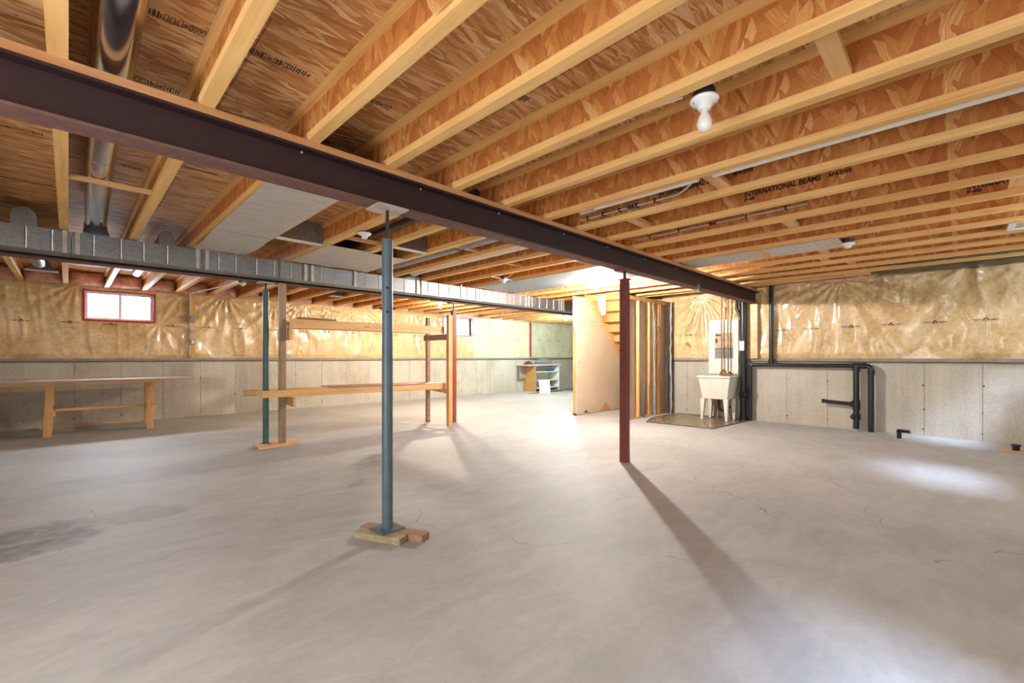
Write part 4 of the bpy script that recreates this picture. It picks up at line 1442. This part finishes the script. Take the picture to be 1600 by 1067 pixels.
m = MB().hexa([(7.70, 5.05, 2.06), (7.76, 5.20, 2.05), (7.77, 5.20, 2.05), (7.71, 5.05, 2.06)], [(7.62, 5.00, 2.43), (7.70, 5.28, 2.43), (7.71, 5.28, 2.43), (7.63, 5.0, 2.43)])
thing1('hanging_film', m, M['film'], 'strip of clear plastic hanging under the top of the stairs', 'plastic film')
thing1('splinter', MB().bar((7.70, 5.42, 1.97), (7.90, 5.44, 1.93), .008, .016), M['pine_x'], 'loose wood splinter sticking out along the stair stringer', 'wood scrap')

# ------------------------------------------------------------------ far cabinet and odds and ends
CB = thing('open_cabinet', 'open white shelf cabinet against the far part of the long wall', 'cabinet', (12.0, 10.6, 0))
xa, xb, ya, yb, zt = 11.42, 12.72, 10.32, 10.84, .90
obj('side_panel', MB().box(xa, ya, 0, xa + .03, yb, zt), M['particle'], CB)
obj('side_panel', MB().box(xb - .03, ya, 0, xb, yb, zt), M['cabinet_white'], CB)
obj('back_panel', MB().box(xa + .03, yb - .015, .02, xb - .03, yb, zt), M['cabinet_white'], CB)
for z in (.10, .36, .66):
    obj('shelf', MB().box(xa + .03, ya + .01, z, xb - .03, yb - .015, z + .03), M['cabinet_white'], CB)
obj('worktop', MB().box(xa - .38, ya - .03, zt, xb + .10, yb, zt + .03), M['white_board'], CB)
obj('end_leg', MB().box(xa - .36, yb - .10, .45, xa - .06, yb - .06, zt), M['trim'], CB)


def lump(c, sx_, sy_, sz_, seed, n1=14, n2=7):
    r_ = random.Random(seed)
    m_ = MB()
    vs_ = []
    for i in range(n2 + 1):
        th = math.pi / 2 * i / n2
        for j in range(n1):
            a_ = 2 * math.pi * j / n1
            k_ = 1 + r_.uniform(-.10, .10)
            vs_.append((c[0] + sx_ * math.cos(th) * math.cos(a_) * k_, c[1] + sy_ * math.cos(th) * math.sin(a_) * k_, c[2] + sz_ * math.sin(th) * (1 + r_.uniform(-.12, .12))))
    fs_ = [(i * n1 + j, i * n1 + (j + 1) % n1, (i + 1) * n1 + (j + 1) % n1, (i + 1) * n1 + j) for i in range(n2) for j in range(n1)]
    m_.add(vs_, fs_, True)
    m_.add(vs_[:n1], [tuple(range(n1))])
    for p_ in range(n1):
        m_.v[p_] = (m_.v[p_][0], m_.v[p_][1], c[2])
    return m_


thing1('folded_cloth', lump((12.05, 10.55, .93), .55, .22, .06, 1), M['cloth_pink'], 'flat mauve cloth heap on the far cabinet', 'cloth')
thing1('grey_bag', lump((12.2, 10.60, 1.0), .42, .2, .15, 2), M['cloth_grey'], 'slumped grey bag on top of the far cabinet', 'bag')
thing1('red_cloth', lump((11.24, 10.50, .93), .15, .14, .13, 3), M['dark_red'], 'dark red cloth bundle at the left end of the far cabinet', 'cloth')
for i, x in enumerate((12.32, 12.42, 12.52)):
    c_ = thing('blue_jar', 'small blue jar on the upper cabinet shelf, %s from the left' % ORD[i + 1], 'jar', (x, 10.50, .69), 'jars in the far cabinet')
    obj('jar_body', MB().lathe([(.036, 0), (.038, .01), (.038, .09), (.028, .10)], (x, 10.50, .69), 12), M['blue'], c_)
    obj('lid', MB().lathe([(.03, .10), (.03, .12), (.01, .122)], (x, 10.50, .69), 12), M['porcelain'], c_)
DR = thing('cabinet_door', 'loose white cabinet door leaning in front of the far cabinet', 'door', (11.1, 9.72, 0))
obj('panel', MB().hexa([(10.90, 9.66, 0), (11.25, 9.50, 0), (11.26, 9.52, 0), (10.91, 9.68, 0)], [(10.94, 9.74, .44), (11.29, 9.58, .44), (11.30, 9.60, .44), (10.95, 9.76, .44)]), M['cabinet_white'], DR)
obj('raised_frame', MB().hexa([(10.945, 9.636, .05), (11.205, 9.517, .05), (11.21, 9.53, .05), (10.95, 9.65, .05)], [(10.98, 9.70, .39), (11.24, 9.58, .39), (11.245, 9.595, .39), (10.985, 9.715, .39)]), M['white_board'], DR)
cable('floor_cable', [(11.3, 10.0, .01), (12.2, 9.9, .01), (13.0, 10.15, .01), (13.8, 10.05, .01), (14.6, 10.3, .01)], .012, M['abs'], 'dark cable snaking across the floor beside the far cabinet')
cable('floor_scrap', [(10.6, 9.9, .012), (10.9, 9.75, .02), (11.1, 9.95, .012), (11.3, 9.8, .012)], .012, M['brown_wood'], 'brown cord heap on the floor before the far cabinet', 'cord')
thing1('black_conduit', MB().tube([(14.3, 10.80, .45), (14.3, 10.80, 1.95)], .04, 12), M['abs'], 'black vertical pipe on the film at the far end of the long wall', 'pipe')
# electrical drop on the long wall
ED = thing('electrical_drop', 'narrow board with switch boxes and cable beside the window', 'outlet', (1.75, 10.85, 1.25))
obj('board', MB().box(1.73, 10.82, 1.2, 1.80, 10.845, 2.44), M['pine_z'], ED)
obj('conduit', MB().tube([(1.715, 10.815, 1.22), (1.715, 10.815, 2.46)], .008, 8), M['cable'], ED)
obj('switch_box', MB().box(1.715, 10.77, 1.88, 1.79, 10.82, 2.02), M['galv'], ED)
obj('outlet_box', MB().box(1.715, 10.77, 1.44, 1.80, 10.82, 1.56), M['galv'], ED)
obj('clamp', MB().box(1.72, 10.79, 1.68, 1.79, 10.82, 1.74), M['galv'], ED)
obj('outlet_face', MB().box(1.735, 10.766, 1.465, 1.78, 10.77, 1.535), M['porcelain'], ED)
thing1('black_box', MB().box(2.62, 9.55, ZJ - .07, 2.70, 9.63, ZJ), M['abs'], 'small black electrical box under a joist near the green column', 'electrical box', None, .004)

# clamp on the beam before the tub
BC = thing('beam_clamp', 'small metal clamp hooked on the lower flange of the near beam', 'clamp', (6.4, 2.66, 2.15))
obj('hook', MB().box(6.37, 2.630, 2.150, 6.43, 2.646, 2.232).box(6.37, 2.646, 2.150, 6.43, 2.70, 2.165).box(6.385, 2.640, 2.232, 6.415, 2.665, 2.242), M['galv'], BC)
# grade stamps on the strand board


def stamp(x, y, w, h, seed, green=False):
    r_ = random.Random(seed)
    z = ZT - .0015
    m_ = MB()

    def bar(a0, b0, a1, b1):
        m_.box(x + a0, y + b0, z - .0005, x + a1, y + b1, z + .001)
    if green:
        m_.bar((x, y, z), (x + w, y + h, z), .010, .001)
        obj('marker_line', m_, M['ink_green'], ceil)
        return
    u = 0
    while u < w:
        cw = r_.uniform(.008, .022)
        t_ = .003
        k = r_.random()
        if k < .45:
            bar(u, 0, u + cw, t_)
            bar(u, h - t_, u + cw, h)
            bar(u, 0, u + t_, h)
            bar(u + cw - t_, 0, u + cw, h)
        elif k < .8:
            bar(u, h * .1, u + .006, h * .9)
            bar(u + .012, 0, u + .018, h)
        else:
            bar(u, h * .3, u + cw, h * .3 + .008)
            bar(u, h * .6, u + cw, h * .6 + .008)
        u += cw + r_.uniform(.003, .008)
    obj('grade_stamp', m_, M['ink_soft'], ceil)


STAMPS = [(-.42, 2.35, .30, .05), (.23, 2.45, .22, .05), (.60, 2.42, .30, .05), (1.12, 2.40, .24, .05), (1.62, 1.75, .28, .06), (1.64, 1.30, .20, .07), (2.12, 1.55, .22, .06),
          (-.42, 4.35, .30, .04), (.24, 3.10, .20, .05), (.58, 3.15, .26, .05), (.58, 4.30, .28, .035), (1.1, 3.1, .2, .05), (-.4, 5.6, .3, .04), (.30, 4.6, .12, .04), (2.15, .6, .25, .06)]
for i, (x, y, w, h) in enumerate(STAMPS):
    stamp(x, y, w, h, i)
for i, (x, y, w, h) in enumerate([(1.62, .95, .10, .18), (2.11, 1.2, .04, .16), (1.08, 1.9, .05, .12), (.58, 1.3, .05, .15)]):
    stamp(x, y, w, h, i, True)
